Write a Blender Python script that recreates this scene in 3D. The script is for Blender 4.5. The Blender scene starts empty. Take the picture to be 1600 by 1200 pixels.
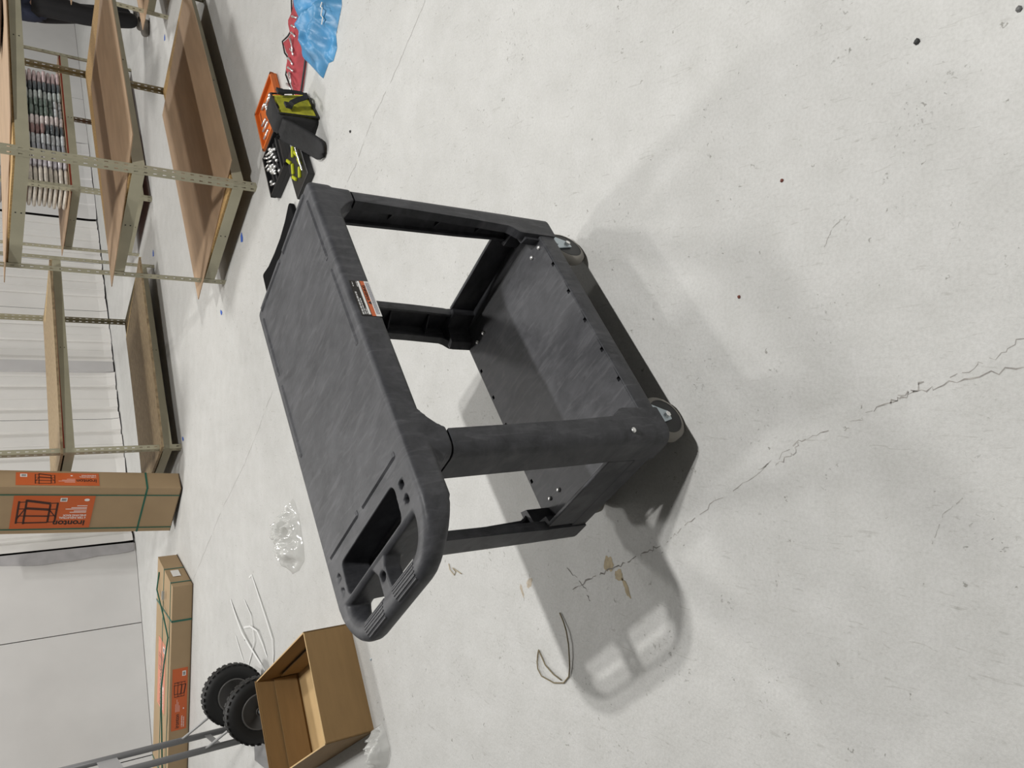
import bpy, bmesh, math, random
from math import sin, cos, pi, radians
from mathutils import Vector, Matrix, noise
rnd = random.Random(7)
sc = bpy.context.scene
col = sc.collection

# ------------------------------------------------------------------ camera
PITCH, ROLL, FPX, CAMH = 0.6258, -0.0073, 1202.1, 1.5138
_r = Vector((1, 0, 0)); _f = Vector((0, cos(PITCH), -sin(PITCH))); _d = Vector((0, -sin(PITCH), -cos(PITCH)))
r2 = cos(ROLL) * _r + sin(ROLL) * _d
d2 = -sin(ROLL) * _r + cos(ROLL) * _d
cam_d = bpy.data.cameras.new('camera')
cam_d.sensor_width = 36.0
cam_d.lens = FPX / 1600 * 36
cam_d.clip_start = 0.05
cam_d.clip_end = 100
cam = bpy.data.objects.new('camera', cam_d)
col.objects.link(cam)
M = Matrix.Identity(4)
for i, v in enumerate((d2, r2, -_f)):      # the photograph is a portrait shot lying on its side
    for k in range(3):
        M[k][i] = v[k]
M.translation = Vector((0, 0, CAMH))
cam.matrix_world = M
sc.camera = cam

# ------------------------------------------------------------------ world, lamps, exposure
sc.view_settings.view_transform = 'Standard'
sc.view_settings.look = 'None'
sc.view_settings.gamma = 1
sc.view_settings.use_curve_mapping = False
sc.view_settings.exposure = 0.0
w = bpy.data.worlds.new('world')
sc.world = w
w.use_nodes = True
w.node_tree.nodes['Background'].inputs[0].default_value = (0.9, 0.95, 1, 1)
w.node_tree.nodes['Background'].inputs[1].default_value = 0.05
CEIL = 6.6
LAMPS = [  # x, y, watts: ceiling high-bays and one added fill
    (1.84, 0.21, 165, .16), (2.06, 0.39, 165, .16),      # twin bars of the nearest fixture
    (1.3, 5.9, 120, .6), (-2.0, 7.0, 170, .8), (5.4, 9.4, 170, .8)]  # last entry is a fill added to brighten the far right wall
for i, (x, y, p, size) in enumerate(LAMPS):
    ld = bpy.data.lights.new('high_bay_or_fill_light', 'AREA')
    ld.shape = 'DISK'
    ld.size = size
    ld.energy = p
    ld.color = (1.0, 0.985, 0.955)
    lo = bpy.data.objects.new('high_bay_or_fill_light', ld)
    lo.location = (x, y, 6.0)
    col.objects.link(lo)

# ------------------------------------------------------------------ helpers
def S2L(c):
    c /= 255
    return c / 12.92 if c <= 0.04045 else ((c + 0.055) / 1.055) ** 2.4

_m = {}
def mat(name, rgb, rough=0.6, metal=0.0, var=0.0, scale=8.0, bump=0.0, bscale=60.0, spec=0.5, stretch=None, rgb2=None, alpha=1.0, trans=0.0, coat=0.0, detail=4):
    """Procedural material: base colour with optional noise mottling and fine bump, in object space."""
    if name in _m:
        return _m[name]
    m = bpy.data.materials.new(name)
    m.use_nodes = True
    nt = m.node_tree
    b = nt.nodes['Principled BSDF']
    b.inputs['Base Color'].default_value = (*rgb, 1)
    b.inputs['Roughness'].default_value = rough
    b.inputs['Metallic'].default_value = metal
    b.inputs['Specular IOR Level'].default_value = spec
    b.inputs['Alpha'].default_value = alpha
    b.inputs['Transmission Weight'].default_value = trans
    b.inputs['Coat Weight'].default_value = coat
    tc = nt.nodes.new('ShaderNodeTexCoord')
    vec = tc.outputs['Object']
    if stretch:
        mp = nt.nodes.new('ShaderNodeMapping')
        mp.inputs['Scale'].default_value = stretch
        nt.links.new(vec, mp.inputs['Vector'])
        vec = mp.outputs['Vector']
    if var > 0 or rgb2:
        n = nt.nodes.new('ShaderNodeTexNoise')
        n.inputs['Scale'].default_value = scale
        n.inputs['Detail'].default_value = detail
        nt.links.new(vec, n.inputs['Vector'])
        rp = nt.nodes.new('ShaderNodeValToRGB')
        rp.color_ramp.elements[0].position = 0.32
        rp.color_ramp.elements[1].position = 0.68
        a = [max(0, c * (1 - var)) for c in rgb]
        c2 = rgb2 if rgb2 else [min(1, c * (1 + var)) for c in rgb]
        rp.color_ramp.elements[0].color = (*a, 1)
        rp.color_ramp.elements[1].color = (*c2, 1)
        nt.links.new(n.outputs['Fac'], rp.inputs['Fac'])
        nt.links.new(rp.outputs['Color'], b.inputs['Base Color'])
    if bump > 0:
        n2 = nt.nodes.new('ShaderNodeTexNoise')
        n2.inputs['Scale'].default_value = bscale
        n2.inputs['Detail'].default_value = 5
        nt.links.new(vec, n2.inputs['Vector'])
        bp = nt.nodes.new('ShaderNodeBump')
        bp.inputs['Strength'].default_value = bump
        bp.inputs['Distance'].default_value = 0.01
        nt.links.new(n2.outputs['Fac'], bp.inputs['Height'])
        nt.links.new(bp.outputs['Normal'], b.inputs['Normal'])
    _m[name] = m
    return m

def link(o, parent=None):
    col.objects.link(o)
    if parent is not None:
        o.parent = parent
    return o

def obj(name, me, m, parent=None, smooth=False):
    if isinstance(me, bmesh.types.BMesh):
        bm = me
        bmesh.ops.recalc_face_normals(bm, faces=bm.faces)
        me = bpy.data.meshes.new(name)
        bm.to_mesh(me)
        bm.free()
    if m is not None:
        me.materials.clear()
        for x in (m if isinstance(m, (list, tuple)) else [m]):
            me.materials.append(x)
    if smooth:
        for p in me.polygons:
            p.use_smooth = True
    o = bpy.data.objects.new(name, me)
    return link(o, parent)

def autosmooth(o, deg=32):
    me = o.data
    bm = bmesh.new(); bm.from_mesh(me)
    lim = radians(deg)
    for f in bm.faces: f.smooth = True
    for e in bm.edges:
        if len(e.link_faces) != 2 or e.calc_face_angle(0) > lim: e.smooth = False
    bm.to_mesh(me); bm.free()
    return o

def tag(o, label=None, cat=None, group=None, kind=None):
    if label: o['label'] = label
    if cat: o['category'] = cat
    if group: o['group'] = group
    if kind: o['kind'] = kind
    return o

def empty(name, loc=(0, 0, 0), yaw=0.0):
    o = bpy.data.objects.new(name, None)
    o.empty_display_size = 0.1
    o.location = loc
    o.rotation_euler = (0, 0, yaw)
    return link(o)

def copy_tree(o, parent=None):
    c = o.copy()
    col.objects.link(c)
    if parent is not None:
        c.parent = parent
    for ch in list(o.children):
        copy_tree(ch, c)
    return c

NB = bmesh.new

def box(bm, c, s, yaw=0.0, mi=0, rot=None):
    R = rot if rot is not None else Matrix.Rotation(yaw, 3, 'Z')
    vs = []
    for dz in (-.5, .5):
        for dx, dy in ((-.5, -.5), (.5, -.5), (.5, .5), (-.5, .5)):
            vs.append(bm.verts.new(Vector(c) + R @ Vector((dx * s[0], dy * s[1], dz * s[2]))))
    for f in ((0, 3, 2, 1), (4, 5, 6, 7), (0, 1, 5, 4), (1, 2, 6, 5), (2, 3, 7, 6), (3, 0, 4, 7)):
        fc = bm.faces.new([vs[i] for i in f])
        fc.material_index = mi
    return vs

def boxmm(bm, a, b, mi=0):
    return box(bm, [(a[i] + b[i]) / 2 for i in range(3)], [abs(b[i] - a[i]) for i in range(3)], mi=mi)

def bevel_all(bm, r, seg=2):
    bmesh.ops.bevel(bm, geom=[e for e in bm.edges], offset=r, segments=seg, affect='EDGES', profile=0.5)

def prism(bm, pts, z0, z1, xf=None, mi=0):
    """polygon in xy extruded in z; xf maps (x, y, z) -> world"""
    xf = xf or (lambda x, y, z: (x, y, z))
    a = [bm.verts.new(xf(x, y, z0)) for x, y in pts]
    b = [bm.verts.new(xf(x, y, z1)) for x, y in pts]
    n = len(pts)
    fs = [bm.faces.new(list(reversed(a))), bm.faces.new(b)]
    for i in range(n):
        fs.append(bm.faces.new((a[i], a[(i + 1) % n], b[(i + 1) % n], b[i])))
    for f in fs: f.material_index = mi

def loft(bm, rings, cap=True, closed=True, mi=0):
    R = [[bm.verts.new(p) for p in ring] for ring in rings]
    n = len(R[0])
    for a, b in zip(R, R[1:]):
        for i in range(n if closed else n - 1):
            f = bm.faces.new((a[i], a[(i + 1) % n], b[(i + 1) % n], b[i])); f.material_index = mi
    if cap:
        bm.faces.new(list(reversed(R[0]))).material_index = mi
        bm.faces.new(R[-1]).material_index = mi

def tube(bm, pts, r, n=8, mi=0, cap=True):
    pts = [Vector(p) for p in pts]
    rings = []
    up = Vector((0.123, 0.31, 0.94)).normalized()
    for i, p in enumerate(pts):
        t = (pts[min(i + 1, len(pts) - 1)] - pts[max(i - 1, 0)]).normalized()
        a = t.cross(up)
        if a.length < 1e-3: a = t.cross(Vector((1, 0, 0)))
        a.normalize()
        b = t.cross(a)
        rr = r[i] if isinstance(r, (list, tuple)) else r
        rings.append([p + (a * cos(2 * pi * k / n) + b * sin(2 * pi * k / n)) * rr for k in range(n)])
    loft(bm, rings, cap, mi=mi)

def lathe(bm, prof, c, axis, n=24, mi=0):
    """prof: list of (along axis, radius)"""
    ax = Vector(axis).normalized()
    a = ax.cross(Vector((0, 0, 1)))
    if a.length < 1e-3: a = Vector((1, 0, 0))
    a.normalize(); b = ax.cross(a)
    rings = [[Vector(c) + ax * h + (a * cos(2 * pi * k / n) + b * sin(2 * pi * k / n)) * max(r, 1e-4) for k in range(n)] for h, r in prof]
    loft(bm, rings, True, mi=mi)

def round_poly(pts, rad, seg=5):
    out = []
    n = len(pts)
    for i in range(n):
        p = Vector(pts[i]).to_2d(); a = Vector(pts[i - 1]).to_2d(); b = Vector(pts[(i + 1) % n]).to_2d()
        r = rad[i] if isinstance(rad, (list, tuple)) else rad
        va = (a - p); vb = (b - p)
        if r <= 0:
            out.append((p.x, p.y)); continue
        ang = va.angle(vb)
        t = min(r / math.tan(ang / 2), va.length * .49, vb.length * .49)
        p0 = p + va.normalized() * t; p1 = p + vb.normalized() * t
        for k in range(seg + 1):
            u = k / seg
            q = (1 - u) ** 2 * p0 + 2 * u * (1 - u) * p + u * u * p1
            out.append((q.x, q.y))
    return out

def baked(o):
    """evaluated mesh of a temporary object, the object removed"""
    dg = bpy.context.evaluated_depsgraph_get()
    dg.update()
    me = bpy.data.meshes.new_from_object(o.evaluated_get(dg))
    bpy.data.objects.remove(o)
    return me

def slab(splines, z0, z1, bevel=0.0, seg=3):
    """flat plate with holes, rounded edges"""
    cu = bpy.data.curves.new('tmp', 'CURVE')
    cu.dimensions = '2D'
    cu.fill_mode = 'BOTH'
    for pts in splines:
        s = cu.splines.new('POLY')
        s.points.add(len(pts) - 1)
        for p, (x, y) in zip(s.points, pts):
            p.co = (x, y, 0, 1)
        s.use_cyclic_u = True
    cu.extrude = (z1 - z0) / 2 - bevel
    cu.bevel_depth = bevel
    cu.bevel_resolution = seg
    cu.offset = -bevel
    o = bpy.data.objects.new('tmp', cu)
    link(o)
    me = baked(o)
    me.transform(Matrix.Translation((0, 0, (z0 + z1) / 2)))
    return me

def mods(me, fn):
    o = bpy.data.objects.new('tmp', me)
    link(o)
    fn(o)
    return baked(o)

def text_mesh(s, size, depth=0.0006, bold=0.0, xs=1.0):
    cu = bpy.data.curves.new('tmp', 'FONT')
    cu.body = s
    cu.size = size
    cu.extrude = depth
    cu.offset = bold
    o = bpy.data.objects.new('tmp', cu)
    link(o)
    me = baked(o)
    if xs != 1.0:
        me.transform(Matrix.Diagonal((xs, 1, 1, 1)))
    return me

# ------------------------------------------------------------------ materials
def floor_material():
    m = bpy.data.materials.new('painted_concrete')
    m.use_nodes = True
    nt = m.node_tree; N = nt.nodes; L = nt.links
    b = N['Principled BSDF']
    tc = N.new('ShaderNodeTexCoord')
    def noi(scale, det=4, rough=.5):
        n = N.new('ShaderNodeTexNoise'); n.inputs['Scale'].default_value = scale; n.inputs['Detail'].default_value = det
        n.inputs['Roughness'].default_value = rough
        L.new(tc.outputs['Object'], n.inputs['Vector']); return n
    def ramp(src, p0, c0, p1, c1):
        r = N.new('ShaderNodeValToRGB'); e = r.color_ramp.elements
        e[0].position = p0; e[0].color = (*c0, 1); e[1].position = p1; e[1].color = (*c1, 1)
        L.new(src, r.inputs['Fac']); return r
    def mixc(kind, fac, a, bb):
        x = N.new('ShaderNodeMix'); x.data_type = 'RGBA'; x.blend_type = kind; x.inputs[0].default_value = fac
        L.new(a, x.inputs[6]); L.new(bb, x.inputs[7]); return x.outputs[2]
    big = ramp(noi(1.1, 5, .6).outputs['Fac'], .3, (.555, .553, .540), .7, (.630, .628, .615))
    med = ramp(noi(9, 6, .65).outputs['Fac'], .3, (.90, .90, .89), .72, (1, 1, 1))
    c = mixc('MULTIPLY', 1.0, big.outputs['Color'], med.outputs['Color'])
    # pits and grime specks, gathered in patches
    vo = N.new('ShaderNodeTexVoronoi'); vo.inputs['Scale'].default_value = 55
    vo.inputs['Randomness'].default_value = 1
    wn = noi(70, 3); 
    add = N.new('ShaderNodeMix'); add.data_type = 'VECTOR'; add.inputs[0].default_value = .04
    L.new(tc.outputs['Object'], add.inputs[4]); L.new(wn.outputs['Color'], add.inputs[5])
    L.new(add.outputs[1], vo.inputs['Vector'])
    sp = ramp(vo.outputs['Distance'], .10, (1, 1, 1), .2, (0, 0, 0))
    pt = ramp(noi(6, 4).outputs['Fac'], .55, (0, 0, 0), .7, (1, 1, 1))
    mm = N.new('ShaderNodeMath'); mm.operation = 'MULTIPLY'
    L.new(sp.outputs['Color'], mm.inputs[0]); L.new(pt.outputs['Color'], mm.inputs[1])
    grey = ramp(mm.outputs[0], 0, (1, 1, 1), 1, (.60, .59, .565))
    c = mixc('MULTIPLY', 1.0, c, grey.outputs['Color'])
    vo2 = N.new('ShaderNodeTexVoronoi'); vo2.inputs['Scale'].default_value = 17
    L.new(add.outputs[1], vo2.inputs['Vector'])
    sp2 = ramp(vo2.outputs['Distance'], .04, (.42, .41, .38), .085, (1, 1, 1))
    c = mixc('MULTIPLY', .8, c, sp2.outputs['Color'])
    # fine trowel scratches
    mp = N.new('ShaderNodeMapping'); mp.inputs['Scale'].default_value = (60, 9, 1); mp.inputs['Rotation'].default_value = (0, 0, .5)
    L.new(tc.outputs['Object'], mp.inputs['Vector'])
    sn = N.new('ShaderNodeTexNoise'); sn.inputs['Scale'].default_value = 1.6; sn.inputs['Detail'].default_value = 6; sn.inputs['Distortion'].default_value = 1.5
    L.new(mp.outputs['Vector'], sn.inputs['Vector'])
    scr = ramp(sn.outputs['Fac'], .63, (1, 1, 1), .75, (.80, .795, .78))
    c = mixc('MULTIPLY', 1.0, c, scr.outputs['Color'])
    fn = ramp(noi(130, 3, .7).outputs['Fac'], .28, (.91, .91, .905), .6, (1.02, 1.02, 1.02))
    c = mixc('MULTIPLY', 1.0, c, fn.outputs['Color'])
    L.new(c, b.inputs['Base Color'])
    b.inputs['Roughness'].default_value = .60
    b.inputs['Specular IOR Level'].default_value = .35
    bp = N.new('ShaderNodeBump'); bp.inputs['Strength'].default_value = .5; bp.inputs['Distance'].default_value = .006
    h = N.new('ShaderNodeMath'); h.operation = 'SUBTRACT'
    fine = noi(38, 8, .65)
    L.new(fine.outputs['Fac'], h.inputs[0]); L.new(mm.outputs[0], h.inputs[1])
    L.new(h.outputs[0], bp.inputs['Height']); L.new(bp.outputs['Normal'], b.inputs['Normal'])
    return m

def plastic_material():
    m = bpy.data.materials.new('grey_foam_plastic')
    m.use_nodes = True
    nt = m.node_tree; N = nt.nodes; L = nt.links
    b = N['Principled BSDF']
    tc = N.new('ShaderNodeTexCoord')
    mp = N.new('ShaderNodeMapping'); mp.inputs['Scale'].default_value = (1, .55, 1); mp.inputs['Rotation'].default_value = (0, 0, .5)
    L.new(tc.outputs['Object'], mp.inputs['Vector'])
    def noi(scale, det, dist=0.0):
        n = N.new('ShaderNodeTexNoise'); n.inputs['Scale'].default_value = scale; n.inputs['Detail'].default_value = det
        n.inputs['Distortion'].default_value = dist; n.inputs['Roughness'].default_value = .62
        L.new(mp.outputs['Vector'], n.inputs['Vector']); return n
    a = noi(9, 6, 1.2); c = noi(60, 4, .4)
    mx = N.new('ShaderNodeMath'); mx.operation = 'MULTIPLY_ADD'; mx.inputs[1].default_value = .35
    L.new(c.outputs['Fac'], mx.inputs[0]); L.new(a.outputs['Fac'], mx.inputs[2])
    r = N.new('ShaderNodeValToRGB'); e = r.color_ramp.elements
    e[0].position = .42; e[0].color = (.024, .025, .029, 1)
    e[1].position = .92; e[1].color = (.075, .076, .084, 1)
    L.new(mx.outputs[0], r.inputs['Fac'])
    # pale scuffs, thin and scattered
    mp2 = N.new('ShaderNodeMapping'); mp2.inputs['Scale'].default_value = (14, 2.2, 3); mp2.inputs['Rotation'].default_value = (0, 0, -.5)
    L.new(tc.outputs['Object'], mp2.inputs['Vector'])
    sc_ = N.new('ShaderNodeTexNoise'); sc_.inputs['Scale'].default_value = 5; sc_.inputs['Detail'].default_value = 7; sc_.inputs['Distortion'].default_value = .8
    L.new(mp2.outputs['Vector'], sc_.inputs['Vector'])
    r2_ = N.new('ShaderNodeValToRGB'); e2 = r2_.color_ramp.elements
    e2[0].position = .52; e2[0].color = (0, 0, 0, 1); e2[1].position = .80; e2[1].color = (.55, .55, .55, 1)
    L.new(sc_.outputs['Fac'], r2_.inputs['Fac'])
    mz = N.new('ShaderNodeMix'); mz.data_type = 'RGBA'
    L.new(r2_.outputs['Color'], mz.inputs[0]); L.new(r.outputs['Color'], mz.inputs[6]); mz.inputs[7].default_value = (.13, .13, .14, 1)
    L.new(mz.outputs[2], b.inputs['Base Color'])
    b.inputs['Roughness'].default_value = .5
    b.inputs['Specular IOR Level'].default_value = .38
    bp = N.new('ShaderNodeBump'); bp.inputs['Strength'].default_value = .12; bp.inputs['Distance'].default_value = .004
    L.new(c.outputs['Fac'], bp.inputs['Height']); L.new(bp.outputs['Normal'], b.inputs['Normal'])
    return m

FLOOR = floor_material()
PLAST = plastic_material()
BLACK = mat('black_plastic', (.012, .012, .013), .45)
KHAKI = mat('khaki_steel', (.40, .375, .27), .5, var=.08, scale=5)
MDF = mat('hardboard', (.40, .275, .175), .65, var=.10, scale=3, stretch=(1, 4, 1), bump=.05, bscale=40)
CHIP = mat('particle_board', (.50, .32, .13), .7, var=.22, scale=90)
OSB = mat('strand_board', (.27, .19, .105), .65, var=.3, scale=22, stretch=(1, 5, 1), bump=.1, bscale=40, rgb2=(.37, .275, .16))
OSBEDGE = mat('strand_board_edge', (.72, .52, .24), .7, var=.2, scale=40)
REDEDGE = mat('red_painted_edge', (.30, .045, .02), .6)
CARD = mat('cardboard', (.40, .285, .165), .75, var=.05, scale=4)
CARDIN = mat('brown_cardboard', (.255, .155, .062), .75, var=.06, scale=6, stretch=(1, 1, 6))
CARDLT = mat('pale_and_lit_cardboard', (.62, .43, .21), .75, var=.08, scale=7)
ORANGE = mat('orange_print', (.62, .13, .035), .4)
ORANGE_GLARE = mat('orange_print_glare', (.72, .24, .14), .3)  # orange print washed out, glare on the carton top painted in
INK = mat('black_ink', (.02, .017, .015), .6)
INKRED = mat('dark_brown_ink', (.055, .022, .015), .6)
WHITE = mat('white_print', (.85, .84, .82), .6)
GREENSTRAP = mat('green_strap', (.02, .13, .09), .35)
WALLW = mat('white_vinyl', (.80, .785, .76), .45, var=.03, scale=2.5, bump=.25, bscale=3.5)
WALLP = mat('white_painted_panel', (.70, .69, .68), .55, var=.05, scale=1.8, bump=.03, bscale=6)
TRIMG = mat('grey_white_trim', (.56, .55, .55), .55, var=.05, scale=3)
GAP_SHADE = mat('dark_gap', (.035, .03, .028), .9)  # near-black backing colour paints the shade inside the wall gaps
ZINC = mat('zinc_steel', (.55, .63, .68), .35, .55)
CHROME = mat('chrome', (.85, .85, .84), .34, .75)
TIREG = mat('grey_rubber', (.25, .235, .21), .65)
RUBBER = mat('black_rubber', (.012, .012, .012), .6)
TRUCK = mat('grey_painted_tube', (.20, .20, .205), .4)
HUB = mat('grey_hub', (.17, .165, .16), .4, .3)

# ------------------------------------------------------------------ setting
fl = NB()
boxmm(fl, (-10, -6.5, -.2), (13, 19, 0))
floor = tag(obj('floor', fl, FLOOR), kind='structure')
cl = NB(); boxmm(cl, (-10, -6.5, CEIL), (13, 19, CEIL + .1))
tag(obj('ceiling', cl, mat('roof_liner', (.38, .38, .37), .7)), kind='structure')
for nm, a, b in (('wall_left', (-10.1, -6.5, 0), (-10, 6, CEIL)), ('wall_right', (13, -6.5, 0), (13.1, 19, CEIL)), ('wall_front', (-10, -6.6, 0), (13, -6.5, CEIL))):
    q = NB(); boxmm(q, a, b)
    tag(obj(nm, q, mat('far_wall_paint', (.32, .32, .31), .7)), kind='structure')

WYAW = 0.634
wall = tag(empty('wall_back', (-1.65, 8.75, 0), WYAW), kind='structure')
# local: x along the wall to the right, y away from the camera, z up
bk = NB(); boxmm(bk, (-.1, .14, 0), (15, .24, CEIL))
obj('backing', bk, GAP_SHADE, wall)
def rib_sheet(x0, x1, pitch, first, depth, groove, minor, z0=.014):
    """one vertical sheet of white lined wall, ribs as relief, hem uneven at the floor"""
    prof = [(x0, 0.0)]
    x = first
    while x < x1 - groove * 1.2:
        if x > x0 + .01:
            prof += [(x - groove / 2, 0), (x - groove / 2 + .012, depth), (x + groove / 2 - .012, depth), (x + groove / 2, 0)]
            if minor and x + pitch * .5 < x1 - .03:
                prof += [(x + pitch * .48, 0), (x + pitch * .5, minor), (x + pitch * .52, 0)]
        x += pitch
    prof.append((x1, 0.0))
    bm = NB()
    zs = [z0, .1, .25, .6, 1.4, 3.0, CEIL]
    rows = []
    for zi, z in enumerate(zs):
        row = []
        for (px, py) in prof:
            dz = (noise.noise((px * 5, 1.3, 0)) * .014 if zi == 0 else 0)
            dy = noise.noise((px * 3, z * 3, 2)) * (.012 if zi < 4 else .004) - (.015 if zi == 0 else 0)
            row.append(bm.verts.new((px, py + dy, max(.004, z + dz))))
        rows.append(row)
    for a, b in zip(rows, rows[1:]):
        for i in range(len(a) - 1):
            bm.faces.new((a[i], a[i + 1], b[i + 1], b[i]))
    return bm
for x0, x1 in ((0, .76), (.765, 1.52), (1.525, 2.165)):
    obj('wall_sheet', rib_sheet(x0, x1, .305, .12, .035, .075, .008), WALLW, wall)
for x0, x1 in ((2.32, 3.1), (3.105, 3.9), (3.905, 4.66)):
    obj('wall_sheet', rib_sheet(x0, x1, .24, 2.37, .022, .06, .006), WALLW, wall)
obj('wall_sheet', rib_sheet(4.70, 6.22, .5, 4.95, .012, .1, .004, .008), WALLP, wall)
for x0, x1 in ((6.24, 7.24), (7.25, 8.25), (8.26, 9.6), (9.61, 11), (11.01, 13), (13.01, 15)):
    q = NB(); boxmm(q, (x0, .0, .004), (x1, .02, CEIL)); obj('wall_panel', q, WALLP, wall)
q = NB()
boxmm(q, (2.172, -.03, .02), (2.312, .0, CEIL)); boxmm(q, (2.165, 0, .02), (2.32, .05, CEIL))
obj('column_flange', q, TRIMG, wall)

DYAW = math.atan2(.455, .89)
door = tag(empty('wall_sliding', (-1.652, 8.722, 0), DYAW), kind='structure')   # white sheeted wall to the left, local x runs negative
for x0, x1 in ((-.83, -.02), (-2.06, -.838), (-3.3, -2.068), (-4.6, -3.308), (-6, -4.608), (-9.5, -6.008)):
    q = NB(); boxmm(q, (x0, .0, .004), (x1, .02, CEIL)); obj('wall_panel', q, WALLP, door)
q = NB(); boxmm(q, (-9.5, .06, 0), (0.0, .12, CEIL)); obj('backing', q, GAP_SHADE, door)
# torn grey lining edge that hangs beside the gap
q = NB()
pts = [(-.015, .02), (-.10, .02)] + [(-.09 - .05 * abs(sin(z * 2.3)) - .02 * noise.noise((z * 4, 0, 0)), z) for z in [i * .12 + .1 for i in range(20)]] + [(-.12, 2.6), (-.015, 2.6)]
prism(q, pts, -.012, -.004, xf=lambda x, y, z: (x, z, y))
obj('lining_edge', q, mat('grey_lining', (.42, .41, .42), .7, var=.12, scale=7), door)

# cracks and stains of the floor: thin fillings set in the slab
CRACK = mat('crack_dirt_and_shade', (.22, .205, .19), .9, var=.3, scale=50)  # crack dirt darkened further to paint in the cart shadow
HAIR = mat('hairline_dirt', (.40, .39, .37), .9)
def crack(path, wid, jag, seed, m, name='crack', sub=9):
    rr = random.Random(seed)
    pts = []
    for a, b in zip(path, path[1:]):
        for k in range(sub):
            t = k / sub
            pts.append(Vector((a[0] + (b[0] - a[0]) * t + rr.uniform(-jag, jag), a[1] + (b[1] - a[1]) * t + rr.uniform(-jag, jag))))
    bm = NB(); prev = None
    for i, p in enumerate(pts):
        t = (pts[min(i + 1, len(pts) - 1)] - pts[max(i - 1, 0)]).normalized()
        nn = Vector((-t.y, t.x)); ww = wid * rr.uniform(.15, 1.0)
        cur = (bm.verts.new((*(p + nn * ww), .0006)), bm.verts.new((*(p - nn * ww), .0006)))
        if prev and rr.random() > .12:
            bm.faces.new((prev[0], prev[1], cur[1], cur[0]))
        prev = cur
    return obj(name, bm, m, floor)
CRACK2 = mat('crack_pale', (.33, .315, .295), .9, var=.3, scale=50)
crack([(-.617, 1.773), (-.557, 1.668), (-.512, 1.58), (-.468, 1.493), (-.419, 1.412)], .0024, .005, 3, CRACK)
crack([(-.419, 1.412), (-.38, 1.356), (-.297, 1.253), (-.213, 1.131), (-.123, 1.006), (-.09, .93)], .0015, .0045, 13, CRACK2)
crack([(-.20, 1.12), (-.16, 1.03), (-.12, 1.0)], .002, .006, 15, CRACK2)
crack([(-.09, .905), (-.053, .844), (-.013, .767), (.006, .695), (.04, .566), (.05, .5)], .0018, .006, 4, CRACK2)
crack([(-.03, .80), (-.01, .76), (.01, .74)], .003, .006, 14, CRACK2)
crack([(.02, .69), (.05, .62), (.10, .55)], .0012, .006, 16, CRACK2)
crack([(-.56, 1.80), (-.60, 1.72), (-.64, 1.69)], .0018, .004, 5, CRACK)
crack([(1.534, 2.704), (1.428, 2.836), (1.296, 3.008), (1.181, 3.196), (1.017, 3.365), (.93, 3.5)], .0022, .004, 6, HAIR)
crack([(-.01, 4.46), (-.33, 4.808), (-.553, 5.066), (-.915, 5.577), (-1.269, 5.997), (-1.579, 6.372)], .0028, .006, 8, HAIR)
crack([(-.30, .72), (-.24, .70), (-.20, .66)], .0012, .001, 9, HAIR)
crack([(-.75, .72), (-.74, .69)], .0014, .001, 11, CRACK)
crack([(.3, .95), (.34, .93), (.36, .90)], .0012, .002, 12, HAIR)
def stain(cx, cy, rx, ry, seed, m, yaw=0.0):
    bm = NB(); rr = random.Random(seed); n = 26
    vs = []
    for k in range(n):
        a = 2 * pi * k / n
        f = 1 + .45 * noise.noise((cos(a) * 1.7 + seed, sin(a) * 1.7, 0)) + rr.uniform(-.1, .1)
        x, y = cos(a) * rx * f, sin(a) * ry * f
        vs.append(bm.verts.new((cx + x * cos(yaw) - y * sin(yaw), cy + x * sin(yaw) + y * cos(yaw), .0004)))
    bm.faces.new(vs)
    return obj('stain', bm, m, floor)
STAIN = mat('tan_stain', (.40, .33, .215), .8, var=.15, scale=60)
stain(-.513, 1.617, .022, .02, 1, STAIN); stain(-.535, 1.575, .014, .018, 2, STAIN); stain(-.565, 1.545, .026, .0085, 5, STAIN, .55)
STAIN2 = mat('brown_stain', (.45, .39, .31), .8, var=.2, scale=60)
stain(-.68, 2.03, .02, .007, 7, STAIN2, .5); stain(-.645, 1.99, .012, .02, 9, STAIN2, 1.0)

# ------------------------------------------------------------------ utility cart
CT = (-.1289, 1.2634, 0.0); CYAW = .6924
LX, WY, HT = .800, .472, .840
cart = tag(empty('utility_cart', CT, CYAW), 'charcoal grey two-shelf plastic utility cart with flat top and moulded handle, standing on the concrete', 'cart')

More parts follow.
